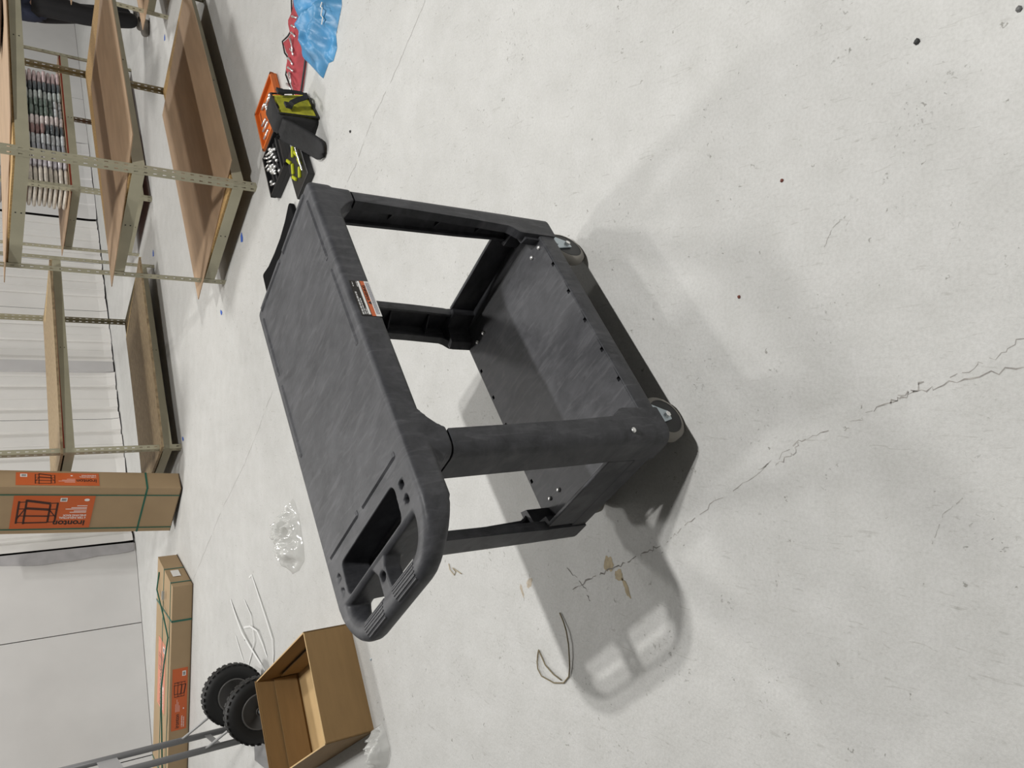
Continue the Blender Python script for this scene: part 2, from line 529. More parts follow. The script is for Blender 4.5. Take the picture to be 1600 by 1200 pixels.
def top_shelf():
    outer = round_poly([(LX, 0), (LX, WY), (-.100, WY), (-.100, 0)], [.022, .022, .012, .012], 6)
    me = slab([outer], .776, HT, .012, 4)
    cut = NB()
    prism(cut, round_poly([(-.014, .082), (-.014, .390), (-.088, .398), (-.088, .092)], .018, 4), .73, .9)
    for (cx, cyy) in ((-.034, .050), (-.034, .424)):
        prism(cut, round_poly([(cx - .006, cyy - .016), (cx + .010, cyy - .010), (cx + .008, cyy + .016), (cx - .008, cyy + .012)], .006, 3), .70, .9)
    for (cx, cyy) in ((-.066, .050), (-.066, .424)):
        for sx, sy in ((.005, .014), (.009, .006)):
            boxmm(cut, (cx - sx, cyy - sy, .70), (cx + sx, cyy + sy, .9))
    bmesh.ops.recalc_face_normals(cut, faces=cut.faces)
    cme = bpy.data.meshes.new('cut'); cut.to_mesh(cme); cut.free()
    co = bpy.data.objects.new('cut', cme); link(co)
    def f(o):
        md = o.modifiers.new('b', 'BOOLEAN'); md.operation = 'DIFFERENCE'; md.object = co; md.solver = 'EXACT'; md.use_self = True
    bm0 = bmesh.new(); bm0.from_mesh(me); bmesh.ops.remove_doubles(bm0, verts=bm0.verts, dist=1e-5)
    bmesh.ops.recalc_face_normals(bm0, faces=bm0.faces); bm0.to_mesh(me); bm0.free()
    me = mods(me, f)
    bpy.data.objects.remove(co)
    bm = bmesh.new(); bm.from_mesh(me)
    # handle: a rounded rail that sweeps round the end, tall at the shelf and slimmer at the grip
    R_ = .095; xe, y0, y1 = -.180, .026, WY - .026
    path = [(-.03, y0), (-.06, y0), (-.085, y0)]
    path += [(xe + R_ - R_ * sin(t), y0 + R_ - R_ * cos(t)) for t in [pi / 2 * k / 8 for k in range(9)]]
    path += [(xe, y0 + R_ + (y1 - y0 - 2 * R_) * k / 6) for k in range(1, 6)]
    path += [(xe + R_ - R_ * cos(t), y1 - R_ + R_ * sin(t)) for t in [pi / 2 * k / 8 for k in range(9)]]
    path += [(-.085, y1), (-.06, y1), (-.03, y1)]
    rings = []
    for i, (px, py) in enumerate(path):
        a0 = Vector(path[max(i - 1, 0)]); a1 = Vector(path[min(i + 1, len(path) - 1)])
        t = (a1 - a0).normalized(); nn = Vector((-t.y, t.x))
        end = min(1, max(0, (-.095 - px) / .075))
        wd = .026 * (1 - end) + .0225 * end; hh = .031 * (1 - end) + .0225 * end
        ring = []
        for k in range(20):
            an = 2 * pi * k / 20; e_ = .42 + .36 * min(1, max(0, (-.10 - px) / .05))
            cx_ = math.copysign(abs(cos(an)) ** e_, cos(an)) * wd; cz = math.copysign(abs(sin(an)) ** e_, sin(an)) * hh
            ring.append((px + nn.x * cx_, py + nn.y * cx_, HT - hh + cz))
        rings.append(ring)
    loft(bm, rings)
    # web between grip and tool well, with its round socket
    w_me = slab([round_poly([(-.092, .196), (-.092, .276), (-.118, .254), (-.170, .258), (-.170, .214), (-.118, .218)], .012, 3),
                 [(-.128 + .009 * cos(2 * pi * k / 12), .236 + .013 * sin(2 * pi * k / 12)) for k in range(12)]], .800, HT - .003, .003, 1)
    bm.from_mesh(w_me)
    # pocket body hanging under the tool well (closed shell walls)
    PB = .768
    boxmm(bm, (-.100, .076, PB - .009), (-.004, .404, PB))
    for a, b in (((-.100, .076, PB - .004), (-.0885, .404, .832)), ((-.0135, .076, PB - .004), (-.004, .404, .80)), ((-.100, .076, PB - .004), (-.004, .086, .80)), ((-.100, .394, PB - .004), (-.004, .404, .80))):
        boxmm(bm, a, b)
    # leg sockets, flaring up into the skirt
    def sock(sx, sy, end):
        X = (lambda x: x) if sx < 0 else (lambda x: LX - x)
        Y = (lambda y: y) if sy < 0 else (lambda y: WY - y)
        rings = []
        for z, xo, xi, yi in ((.7335, -.001, .058, .106), (.742, -.001, .062, .110), (.758, -.001, .074, .114), (.772, -.001, .092, .118), (.80, -.001, .13, .125)):
            if not end: xo = 0.0
            rr = .028
            ring = [(xi, .0)] + [(max(xo, 0) + xo * 0 + rr - rr * sin(a) + (xo if xo < 0 else 0), rr - rr * cos(a)) for a in [pi / 2 * k / 5 for k in range(6)]] + [(xo, yi), (xo + .03, yi), (xi, .035)]
            rings.append([(X(x), Y(y), z) for x, y in ring])
        loft(bm, rings)
        if end:
            ya, yb = sorted((Y(.012), Y(.068)))
            prism(bm, [(.006, .742), (.02, .80), (-.055, .80), (-.022, .768)], ya, yb, xf=lambda x, z, y: (x, y, z))
    sock(-1, -1, True); sock(-1, 1, True); sock(1, -1, False); sock(1, 1, False)
    bmesh.ops.recalc_face_normals(bm, faces=bm.faces)
    m2 = bpy.data.meshes.new('m'); bm.to_mesh(m2); bm.free()
    def g(o):
        r = o.modifiers.new('r', 'REMESH'); r.mode = 'VOXEL'; r.voxel_size = .0026; r.use_smooth_shade = True
        s = o.modifiers.new('s', 'SMOOTH'); s.factor = .5; s.iterations = 4
    return mods(m2, g)
ts = obj('top_shelf', top_shelf(), PLAST, cart, True)
# moulded ribs of the deck border and grip ridges
q = NB()
def rib(bm, a, b, wd, h):
    a = Vector(a); b = Vector(b); t = (b - a).normalized(); nn = Vector((-t.y, t.x))
    c = (a + b) / 2
    rings = []
    L = (b - a).length
    for s_, k in ((-.5, .2), (-.47, 1), (.47, 1), (.5, .2)):
        p = c + t * L * s_
        rings.append([(*(p - nn * wd), HT - .001), (*(p - nn * wd * .45), HT + h * k), (*(p + nn * wd * .45), HT + h * k), (*(p + nn * wd), HT - .001)])
    loft(bm, rings)
for a, b in (((.026, .040), (.026, .225)), ((.026, .250), (.026, .435)), ((.782, .036), (.782, .225)), ((.782, .25), (.782, .436)),
             ((.755, .034), (.555, .034)), ((.52, .034), (.30, .034)), ((.755, .440), (.555, .440)), ((.52, .440), (.30, .440))):
    rib(q, a, b, .009, .004)
o_ = obj('border_rib', q, PLAST, ts); o_['kind'] = 'stuff'
def grip(y0, y1):
    bm = NB()
    for k in range(6):
        x = -.163 - k * .0064
        d_ = abs(x + .180) / .0225
        z = HT - .0225 + .0225 * (1 - d_ ** 2.67) ** .375 - .0012
        a, b = y0 + .002 * k, y1 - .002 * k
        rings = [[(x + .0022 * cos(t), yy, z + .0028 * sin(t)) for t in [2 * pi * j / 6 for j in range(6)]] for yy in (a, b)]
        loft(bm, rings)
    return bm
obj('grip_ridges', grip(.105, .215), PLAST, ts); obj('grip_ridges', grip(.262, .372), PLAST, ts)

# warning label on the skirt
lab = NB(); boxmm(lab, (.350, -.0012, .781), (.4545, .004, .8275))
lb = obj('warning_label', lab, INK, cart); lb['label'] = 'black, orange and white warning sticker on the skirt'
def face_panel(name, x0, x1, z0, z1, m, parent, y=-.0016):
    b_ = NB(); boxmm(b_, (x0, y, z0), (x1, y + .001, z1)); return obj(name, b_, m, parent)
face_panel('orange_band', .350, .4545, .7945, .8035, ORANGE, lb)
face_panel('white_band', .350, .4545, .781, .7945, WHITE, lb)
face_panel('white_strip', .354, .4535, .8055, .8105, WHITE, lb)
q = NB()
tri = [(.384, .7955), (.3935, .7955), (.38875, .8028)]
prism(q, tri, -.0022, -.0012, xf=lambda x, y, z: (x, z, y))
obj('warning_triangle', q, INK, lb)
me = text_mesh('WARNING', .0095, .0003)
me.transform(Matrix.Translation((.3955, -.0021, .7958)) @ Matrix.Rotation(pi / 2, 4, 'X')); obj('warning_lettering', me, INK, lb)
q = NB(); rr = random.Random(5)
for z, h_, x0, x1, in ((.8225, .0032, .353, .420), (.8175, .0022, .354, .402), (.8132, .0016, .355, .372), (.8225, .0016, .436, .45), (.8128, .0014, .436, .452)):
    x = x0
    while x < x1:
        l = rr.uniform(.0035, .0085); boxmm(q, (x, -.0018, z - h_ / 2), (min(x + l, x1), -.0012, z + h_ / 2)); x += l + .0018
obj('small_print', q, mat('light_grey_print', (.6, .6, .6), .6), lb)
q = NB()
for z in (.7915, .7885, .7855):
    x = .356
    while x < .45:
        l = rr.uniform(.002, .006); boxmm(q, (x, -.0022, z - .0006), (min(x + l, .45), -.0012, z + .0006)); x += l + .0012
obj('small_print', q, mat('grey_print', (.25, .25, .3), .6), lb)

# legs: open L channels wrapping the corners
ZB = .130
def leg(sx, sy):
    X = (lambda x: x) if sx < 0 else (lambda x: LX - .004 - x)
    Y = (lambda y: y) if sy < 0 else (lambda y: WY - y)
    bm = NB()
    rings = []
    t, lip = .012, .026
    for z, wx, wy, r, in ((.752, .048, .092, .02), (.7305, .048, .092, .02), (.7300, .054, .100, .030), (.58, .057, .097, .030), (.40, .062, .094, .031), (.285, .068, .090, .032), (.272, .074, .088, .032), (.255, .088, .090, .033), (.240, .090, .090, .034), (.135, .090, .090, .036), (ZB, .088, .088, .036)):
        off = -.010 * (0.73 - z) / .6
        ins = .006 if z > .7302 else 0
        pts = [(wx, ins)] + [(ins + r - r * sin(a), ins + r - r * cos(a)) for a in [pi / 2 * k / 6 for k in range(7)]] + [(ins, wy), (lip, wy), (lip, wy - .008), (t, wy - .008), (t, t), (wx - .008, t), (wx - .008, lip), (wx, lip)]
        rings.append([(X(x), Y(y + off), z) for x, y in pts])
    loft(bm, rings)
    for z in (.60, .46, .33):     # webs inside the channel
        prism(bm, [(X(t - .002), Y(t - .002)), (X(.045), Y(t - .002)), (X(t - .002), Y(.08))], z, z + .004)
    return bm
legs = {}
for sx, sy in ((-1, -1), (1, -1), (-1, 1), (1, 1)):
    legs[sx, sy] = obj('leg', leg(sx, sy), PLAST, cart)
    autosmooth(legs[sx, sy])

def disc(bm, c, ax, r, h, n=10, dome=True):
    lathe(bm, [(0, r), (h * .5, r), (h, r * .6)] if dome else [(0, r), (h, r)], c, ax, n)
q = NB(); disc(q, (.034, -.0005 + .0, .500), (0, -1, 0), .0095, .002, 14, False)
obj('leg_bolt_hole', q, BLACK, legs[-1, -1])

# lower shelf: flat tray with end panels and square slots
def tray():
    y0, y1, z0, z1 = -.005, WY + .003, .132, .186
    outer = round_poly([(LX - .007, y0), (LX - .007, y1), (.003, y1), (.003, y0)], .045, 6)
    me = slab([outer], z0, z1, .006, 2)
    cut = NB()
    for x in (.19, .287, .390, .495, .60):
        for y in (.004, WY - .012):
            boxmm(cut, (x - .006, y - .005, .16), (x + .006, y + .005, .3))
    bmesh.ops.recalc_face_normals(cut, faces=cut.faces)
    cme = bpy.data.meshes.new('cut'); cut.to_mesh(cme); cut.free()
    co = bpy.data.objects.new('cut', cme); link(co)
    bm0 = bmesh.new(); bm0.from_mesh(me); bmesh.ops.remove_doubles(bm0, verts=bm0.verts, dist=1e-5)
    bmesh.ops.recalc_face_normals(bm0, faces=bm0.faces); bm0.to_mesh(me); bm0.free()
    def f(o):
        md = o.modifiers.new('b', 'BOOLEAN'); md.operation = 'DIFFERENCE'; md.object = co; md.solver = 'EXACT'
    me = mods(me, f); bpy.data.objects.remove(co)
    return me
tr = obj('lower_shelf', tray(), PLAST, cart)
q = NB()
for x in (.19, .287, .390, .495, .60):
    for y in (.004, WY - .012): boxmm(q, (x - .006, y - .005, .158), (x + .006, y + .005, .168))
o_ = obj('slot_dark_plug', q, BLACK, tr); o_['kind'] = 'stuff'  # black plugs paint the shade at the bottom of the slots
for x in (.004, LX - .018):
    q = NB(); boxmm(q, (x, .090, .134), (x + .010, WY - .090, .266)); bevel_all(q, .0025, 2)
    obj('end_panel', q, PLAST, cart)
q = NB(); boxmm(q, (LX - .125, .010, .186), (LX - .095, .034, .238))
# corner blocks that lock the legs to the tray
for sx, sy in ((-1, -1), (1, -1), (-1, 1), (1, 1)):
    X = (lambda x: x) if sx < 0 else (lambda x: LX - .004 - x)
    Y = (lambda y: y) if sy < 0 else (lambda y: WY - y)
    b_ = NB()
    prism(b_, [(X(.012), Y(.004)), (X(.100), Y(.004)), (X(.092), Y(.030)), (X(.04), Y(.040)), (X(.034), Y(.092)), (X(.012), Y(.098))], .186, .262 if sy > 0 else .232)
    obj('corner_block', b_, PLAST, tr)
q.free()
for (x, y) in ((.104, .372), (.106, .418), (.683, .058), (.681, .018), (.684, .376), (.684, .418), (.104, .052)):
    b_ = NB(); lathe(b_, [(0, .0065), (.003, .0065), (.006, .004)], (x, y, .186), (0, 0, 1), 10)
    obj('screw', b_, CHROME, tr, True)
b_ = NB(); lathe(b_, [(0, .0065), (.003, .0065), (.005, .004)], (.024, -.0095, .249), (-.25, -1, 0), 10)
s_ = obj('screw', b_, CHROME, legs[-1, -1], True); s_['label'] = 'bright screw head in the leg foot'

def caster(x, y, swing):
    c = bpy.data.objects.new('caster', None); c.location = (x, y, 0); c.rotation_euler = (0, 0, swing); link(c, cart)
    R, wd = .0635, .032
    b_ = NB()   # tyre and core; axis local y
    lathe(b_, [(-wd / 2, .048), (-wd / 2 - .001, .052), (-wd / 2 + .003, R - .005), (-wd / 2 + .008, R), (wd / 2 - .008, R), (wd / 2 - .003, R - .005), (wd / 2 + .001, .052), (wd / 2, .048)], (0, 0, R), (0, 1, 0), 40)
    t_ = obj('tyre', b_, TIREG, c, True)
    b_ = NB()
    lathe(b_, [(-wd / 2 - .0005, .049), (-wd / 2 - .0012, .0465), (-wd / 2 + .012, .045), (-wd / 2 + .013, .014), (-wd / 2 - .001, .012), (wd / 2 + .001, .012), (wd / 2 - .013, .014), (wd / 2 - .012, .045), (wd / 2 + .0012, .0455), (wd / 2 + .0005, .049)], (0, 0, R), (0, 1, 0), 32)
    obj('wheel_core', b_, BLACK, c)
    b_ = NB()
    for s in (-1, 1):
        yy = s * (wd / 2 + .004)
        prism(b_, [(-.012, R - .011), (.012, R - .011), (.016, R), (.040, .118), (-.028, .118), (-.015, R)], yy - .0015, yy + .0015, xf=lambda px, pz, py: (px, py, pz))
    box(b_, (.006, 0, .119), (.07, wd + .014, .004)); box(b_, (.010, 0, .1265), (.085, .075, .005))
    lathe(b_, [(.119, .02), (.126, .02)], (.012, 0, 0), (0, 0, 1), 16)
    obj('fork', b_, ZINC, c)
    b_ = NB(); lathe(b_, [(-wd / 2 - .013, .005), (-wd / 2 - .012, .008), (-wd / 2 - .0055, .008), (wd / 2 + .0055, .008), (wd / 2 + .012, .008), (wd / 2 + .013, .005)], (0, 0, R), (0, 1, 0), 6)
    obj('axle_bolt', b_, CHROME, c)
    return c
caster(.716, .040, .10); caster(.092, .046, -.06); caster(.10, .43, .5); caster(.70, .43, .2)

# ------------------------------------------------------------------ shelving units
def perforated_strip(h, w, pitch=.0508, hw=.009, hh=.020, off=.0):
    """vertical strip in x(0..w) z(0..h) with keyhole slots, single sheet"""
    bm = NB()
    n = int(h / pitch)
    z = 0.0
    cx = w * .52
    for k in range(n):
        z0, z1 = k * pitch, (k + 1) * pitch if k < n - 1 else h
        zc = z0 + pitch * .5
        o_ = [(0, z0), (w, z0), (w, z1), (0, z1)]
        i_ = [(cx - hw * .35, zc - hh / 2), (cx + hw * .35, zc - hh / 2), (cx + hw / 2, zc + hh / 2), (cx - hw / 2, zc + hh / 2)]
        vo = [bm.verts.new((x, 0, zz)) for x, zz in o_]; vi = [bm.verts.new((x, 0, zz)) for x, zz in i_]
        for j in range(4):
            bm.faces.new((vo[j], vo[(j + 1) % 4], vi[(j + 1) % 4], vi[j]))
    return bm
def post_mesh(h=1.83, w=.040, t=.0018):
    """angle post: corner at origin, flanges along +x and +y"""
    bm = NB()
    for ax in (0, 1):
        s_ = perforated_strip(h, w)
        for lay in (0, t):
            for f in s_.faces:
                vs = []
                for v in f.verts:
                    x, z = v.co.x, v.co.z
                    vs.append(bm.verts.new((x, lay, z) if ax == 0 else (lay, x, z)))
                bm.faces.new(vs)
        s_.free()
    # closed outer edges so the sheet has thickness
    for a, b in (((w - t / 2, 0, 0), (w, t, h)), ((0, w - t / 2, 0), (t, w, h))):
        boxmm(bm, a, b)
    boxmm(bm, (.002, .002, 0), (w, .0035, .004)); boxmm(bm, (.002, .002, 0), (.0035, w, .004))
    bmesh.ops.remove_doubles(bm, verts=bm.verts, dist=1e-5)
    me = bpy.data.meshes.new('post'); bm.to_mesh(me); bm.free()
    me.materials.append(KHAKI)
    return me
POST = post_mesh()
BH = .066
def beam(bm, L, ax, pos, inward, z):
    """flat edge beam with an inner ledge; runs along x (ax=0) or y (ax=1) from 0 to L"""
    t = .0025
    if ax == 0:
        boxmm(bm, (0, pos, z), (L, pos + inward * t, z + BH)); boxmm(bm, (0.01, pos + inward * t, z + BH * .55), (L - .01, pos + inward * .035, z + BH * .55 + .002))
        boxmm(bm, (0.01, pos + inward * t, z), (L - .01, pos + inward * .012, z + .002))
    else:
        boxmm(bm, (pos, 0, z), (pos + inward * t, L, z + BH)); boxmm(bm, (pos + inward * t, .01, z + BH * .55), (pos + inward * .035, L - .01, z + BH * .55 + .002))
        boxmm(bm, (pos + inward * t, .01, z), (pos + inward * .012, L - .01, z + .002))
def rivets(bm, pts, n):
    for p in pts: lathe(bm, [(0, .0045), (.0015, .004)], p, n, 8)

def sheet(quad, z, t, sag=0.0, warp=0.0):
    """thin loose panel on four ground-plane corners FL, FR, BR, BL; slight lift at free corners"""
    bm = NB(); n, m_ = 10, 6
    FL, FR, BR, BL = [Vector(p) for p in quad]
    top, bot = [], []
    for i in range(n + 1):
        rt, rb = [], []
        for j in range(m_ + 1):
            u, v = i / n, j / m_
            p = (FL * (1 - u) + FR * u) * (1 - v) + (BL * (1 - u) + BR * u) * v
            zz = z + warp * (2 * u - 1) ** 2 * (2 * v - 1) ** 2
            rt.append(bm.verts.new((p.x, p.y, zz + t))); rb.append(bm.verts.new((p.x, p.y, zz)))
        top.append(rt); bot.append(rb)
    for i in range(n):
        for j in range(m_):
            bm.faces.new((top[i][j], top[i + 1][j], top[i + 1][j + 1], top[i][j + 1]))
            bm.faces.new((bot[i][j], bot[i][j + 1], bot[i + 1][j + 1], bot[i + 1][j]))
    for i in range(n):
        for j in (0, m_):
            bm.faces.new((top[i][j], bot[i][j], bot[i + 1][j], top[i + 1][j]))
    for j in range(m_):
        for i in (0, n):
            bm.faces.new((top[i][j], top[i][j + 1], bot[i][j + 1], bot[i][j]))
    return bm

def shelving(X, Y, yaw, L, D, levels, label, sheets, boardmat=CHIP, sheetmat=MDF, h=1.83, layer=True):
    root = tag(empty('shelving_unit', (X, Y, 0), yaw), label, 'shelf')
    for px, py, sx, sy in ((0, 0, 1, 1), (L, 0, -1, 1), (0, D, 1, -1), (L, D, -1, -1)):
        o = bpy.data.objects.new('post', POST); o.location = (px, py, 0); o.scale = (sx, sy, h / 1.83); link(o, root)
    for li, z in enumerate(levels):
        g_ = .003
        for ax, pos, inw in ((0, g_, 1), (0, D - g_, -1), (1, g_, 1), (1, L - g_, -1)):
            b_ = NB(); beam(b_, L if ax == 0 else D, ax, pos, inw, z)
            bo = obj('beam', b_, KHAKI, root)
            rv = NB()
            if ax == 0: rivets(rv, [(L * .5, pos - inw * .0002, z + .02), (L * .5, pos - inw * .0002, z + .048)], (0, -inw, 0))
            else: rivets(rv, [(pos - inw * .0002, D * .5, z + .02), (pos - inw * .0002, D * .5, z + .048)], (-inw, 0, 0))
            obj('rivet', rv, BLACK, bo)
        b_ = NB(); zt = z + BH * .55 + .002
        boxmm(b_, (.012, .012, zt), (L - .012, D - .012, zt + .016))
        bd = obj('shelf_board', b_, boardmat, root)
        ztop = zt + .016
        # raised lip of the particle board above the beam
        b_ = NB()
        if layer:
            boxmm(b_, (.014, .014, ztop), (L - .014, D - .014, z + BH + .010)); obj('board_layer', b_, boardmat, bd)
        else:
            boxmm(b_, (.02, .004, z + BH - .004), (L * .8, .02, z + BH + .010)); o_ = obj('edge_strip', b_, REDEDGE, bd); o_['label'] = 'red painted edge strip'
        if li < len(sheets) and sheets[li]:
            qd, th = sheets[li]
            s_ = obj('loose_sheet', sheet(qd, z + BH + .0105, th, warp=.004), sheetmat, root)
            s_['label'] = 'loose panel laid over the shelf, overhanging its edges'
    return root

A = shelving(1.215, 4.82, .655, 2.15, .88, (.075, .637, 1.2),
    'tan steel shelving unit with brown hardboard sheets, nearest to the tool pile', 
    [([(.107, -.09), (2.10, -.12), (1.957, .969), (-.045, 1.002)], .005), ([(.078, -.165), (1.95, -.20), (1.727, .684), (-.124, .855)], .005), ([(.25, -.02), (2.2, -.05), (2.1, .90), (-.08, .93)], .005)])
Bq = shelving(-.548, 6.742, .607, 2.009, .881, (.069, .770),
    'tan steel shelving unit with grained strand board shelves beside the standing box',
    [([(-.02, -.064), (1.93, -.17), (1.687, .746), (.02, .80)], .018), ([(-.02, -.02), (1.87, -.10), (1.78, .62), (.05, .78)], .018)], boardmat=OSB, sheetmat=OSB, h=2.0, layer=False)
C = shelving(1.747, 8.0, .62, 2.0, .80, (.070, .600, 1.06),
    'tan steel shelving unit by the back wall, stacked with plastic-wrapped packs',
    [None, ([(-.06, .02), (1.98, .02), (1.98, .84), (-.05, .84)], .006), ([(-.06, .02), (1.98, .02), (1.98, .84), (-.05, .84)], .006)], boardmat=REDEDGE, h=1.9)
D = shelving(3.74, 6.705, .64, 2.0, .85, (.115, .68),
    'tan steel shelving unit at the right end of the aisle, beside the standing person',
    [([(-.10, -.02), (1.9, -.04), (1.9, .97), (-.10, .95)], .006), ([(-.18, -.02), (1.9, -.04), (1.9, .9), (-.18, .84)], .006)])
# yellow strand edge strips on the right end of the left unit's panels
for par, z, x, y0, y1 in ((Bq, .1455, 1.95, -.17, .745), (Bq, .8465, 1.89, -.10, .62)):
    b_ = NB()
    prism(b_, [(x - .02, y0), (x - .017, y0 - .001), (x - .16 - .07, y1), (x - .26, y1 - .0)], z + .0005, z + .0195)
    obj('board_edge', b_, OSBEDGE, par)

# ------------------------------------------------------------------ wrapped packs on the shelves
PACKCOL = {
    'pink': (.58, .45, .45), 'charcoal': (.11, .125, .135), 'pale grey-green': (.46, .50, .48), 'dark green': (.15, .19, .165),
    'white-pink': (.72, .64, .62), 'maroon': (.30, .19, .18), 'light grey': (.52, .54, .55), 'slate': (.30, .31, .33), 'lilac-white': (.66, .62, .66), 'beige': (.60, .55, .48),
    'blue-grey': (.24, .28, .33), 'brown': (.22, .17, .145), 'silver': (.55, .56, .57)}
def packmat(n):
    return mat('wrapped_' + n.replace(' ', '_'), PACKCOL[n], .28, var=.25, scale=18, coat=.35, bump=.35, bscale=35)
def pack_mesh(L, Dp, H, seed):
    """soft folded pack in clear wrap: pillow with a doubled front fold"""
    bm = NB()
    prof = []
    for k in range(14):
        a = 2 * pi * k / 14
        e = .38
        y = math.copysign(abs(cos(a)) ** e, cos(a)); z = math.copysign(abs(sin(a)) ** e, sin(a))
        prof.append((y * .5, z * .5))
    rings = []
    for i in range(7):
        u = i / 6
        s = (.7 if i in (0, 6) else .93 if i in (1, 5) else 1)
        rings.append([(-L / 2 + L * u, y * Dp * (.9 if i in (0, 6) else 1) + .006 * noise.noise((u * 5 + seed, y * 3, z * 3)), H / 2 + z * H * s * (1 + .10 * noise.noise((u * 4, y * 4, seed)))) for y, z in prof])
    loft(bm, rings)
    me = bpy.data.meshes.new('wrapped_pack')
    bmesh.ops.recalc_face_normals(bm, faces=bm.faces)
    bm.to_mesh(me); bm.free()
    for p in me.polygons: p.use_smooth = True
    return me
_pm = {}
ORD = ['lowest', 'second from the bottom', 'third from the bottom', 'fourth from the bottom', 'fifth from the bottom', 'sixth from the bottom', 'seventh from the bottom', 'topmost']
ORDL = ['bottom', 'second', 'third', 'fourth', 'fifth', 'sixth', 'seventh', 'top']
ORDC = ['first', 'second', 'third', 'fourth', 'fifth', 'sixth', 'seventh', 'eighth', 'ninth', 'tenth', 'eleventh']
def place_pack(unit, x, y, z, L, Dp, H, colr, label, group, k):
    key = (round(L, 2), round(Dp, 2), round(H, 3), colr, k % 3)
    if key not in _pm:
        me = pack_mesh(L, Dp, H, k * 3.1 + len(_pm)); me.materials.append(packmat(colr)); _pm[key] = me
    o = bpy.data.objects.new('wrapped_pack', _pm[key]); link(o)
    yaw = unit.rotation_euler.z
    X, Y = unit.location.x, unit.location.y
    o.location = (X + x * cos(yaw) - y * sin(yaw), Y + x * sin(yaw) + y * cos(yaw), z)
    o.rotation_euler = (0, 0, yaw + rnd.uniform(-.012, .012))
    tag(o, label, 'pack', group)
    return o
# middle shelf of the rear unit: ten columns of packs, seven or eight high
cols = [(1.530, 1.705, 'pink'), (1.398, 1.526, 'charcoal'), (1.262, 1.394, 'pale grey-green'), (1.150, 1.258, 'dark green'), (1.022, 1.146, 'dark green'),
        (.892, 1.018, 'white-pink'), (.765, .888, 'maroon'), (.618, .760, 'light grey'), (.465, .613, 'slate'), (.300, .460, 'lilac-white'), (.05, .295, 'beige')]
zs0 = .600 + BH + .0185
for ci, (x0, x1, cn) in enumerate(cols):
    n = 8
    for k in range(n):
        c_ = cn
        if cn == 'dark green' and k < 2: c_ = 'light grey'
        if cn == 'maroon' and k < 4: c_ = 'charcoal'
        jit = rnd.uniform(-.006, .006)
        H = .0400
        place_pack(C, (x0 + x1) / 2 + jit, .03 + .16 + rnd.uniform(-.012, .012), zs0 + k * H, (x1 - x0) - .004, .31, H * .985, c_,
                   '%s wrapped pack, %s layer up, %s stack from the right, rear shelf' % (c_, ORDL[k], ORDC[ci]), 'wrapped packs on the rear shelf', ci * 8 + k)
zt0 = 1.06 + BH + .0185
for ci, (x0, x1, cn) in enumerate([(.945, 1.255, 'blue-grey'), (.775, .94, 'white-pink'), (.60, .77, 'slate'), (.415, .595, 'blue-grey'), (.225, .41, 'silver'), (.05, .22, 'slate')]):
    for k in range(3):
        place_pack(C, (x0 + x1) / 2 + rnd.uniform(-.006, .006), .19, zt0 + k * .042, (x1 - x0) - .005, .31, .0413, cn,
                   '%s wrapped pack, %s layer up, %s stack from the right, top rear shelf' % (cn, ORDL[k], ORDC[ci]), 'wrapped packs on the top rear shelf', 100 + ci * 3 + k)
for k in range(5):
    place_pack(D, -.07 - .010 * (4 - k), .665, .68 + BH + .0185 + k * .044, .20, .24, .043, 'pink', 'shiny pink wrapped pack on the far right shelf, %s of its stack' % ['lowest', 'second from the bottom', 'middle', 'second from the top', 'topmost'][k], 'pink packs on the far right shelf', 200 + k)
for i, (xx, cn, nm, ll) in enumerate(((2.02, 'silver', 'pale grey', .30), (1.66, 'brown', 'dark brown', .38))):
    place_pack(A, xx, .32, 1.2 + BH + .0185, ll, .30, .07, cn, '%s roll in clear shiny wrap on the top shelf of the near unit' % nm, 'wrapped rolls on the near top shelf', 300 + i)

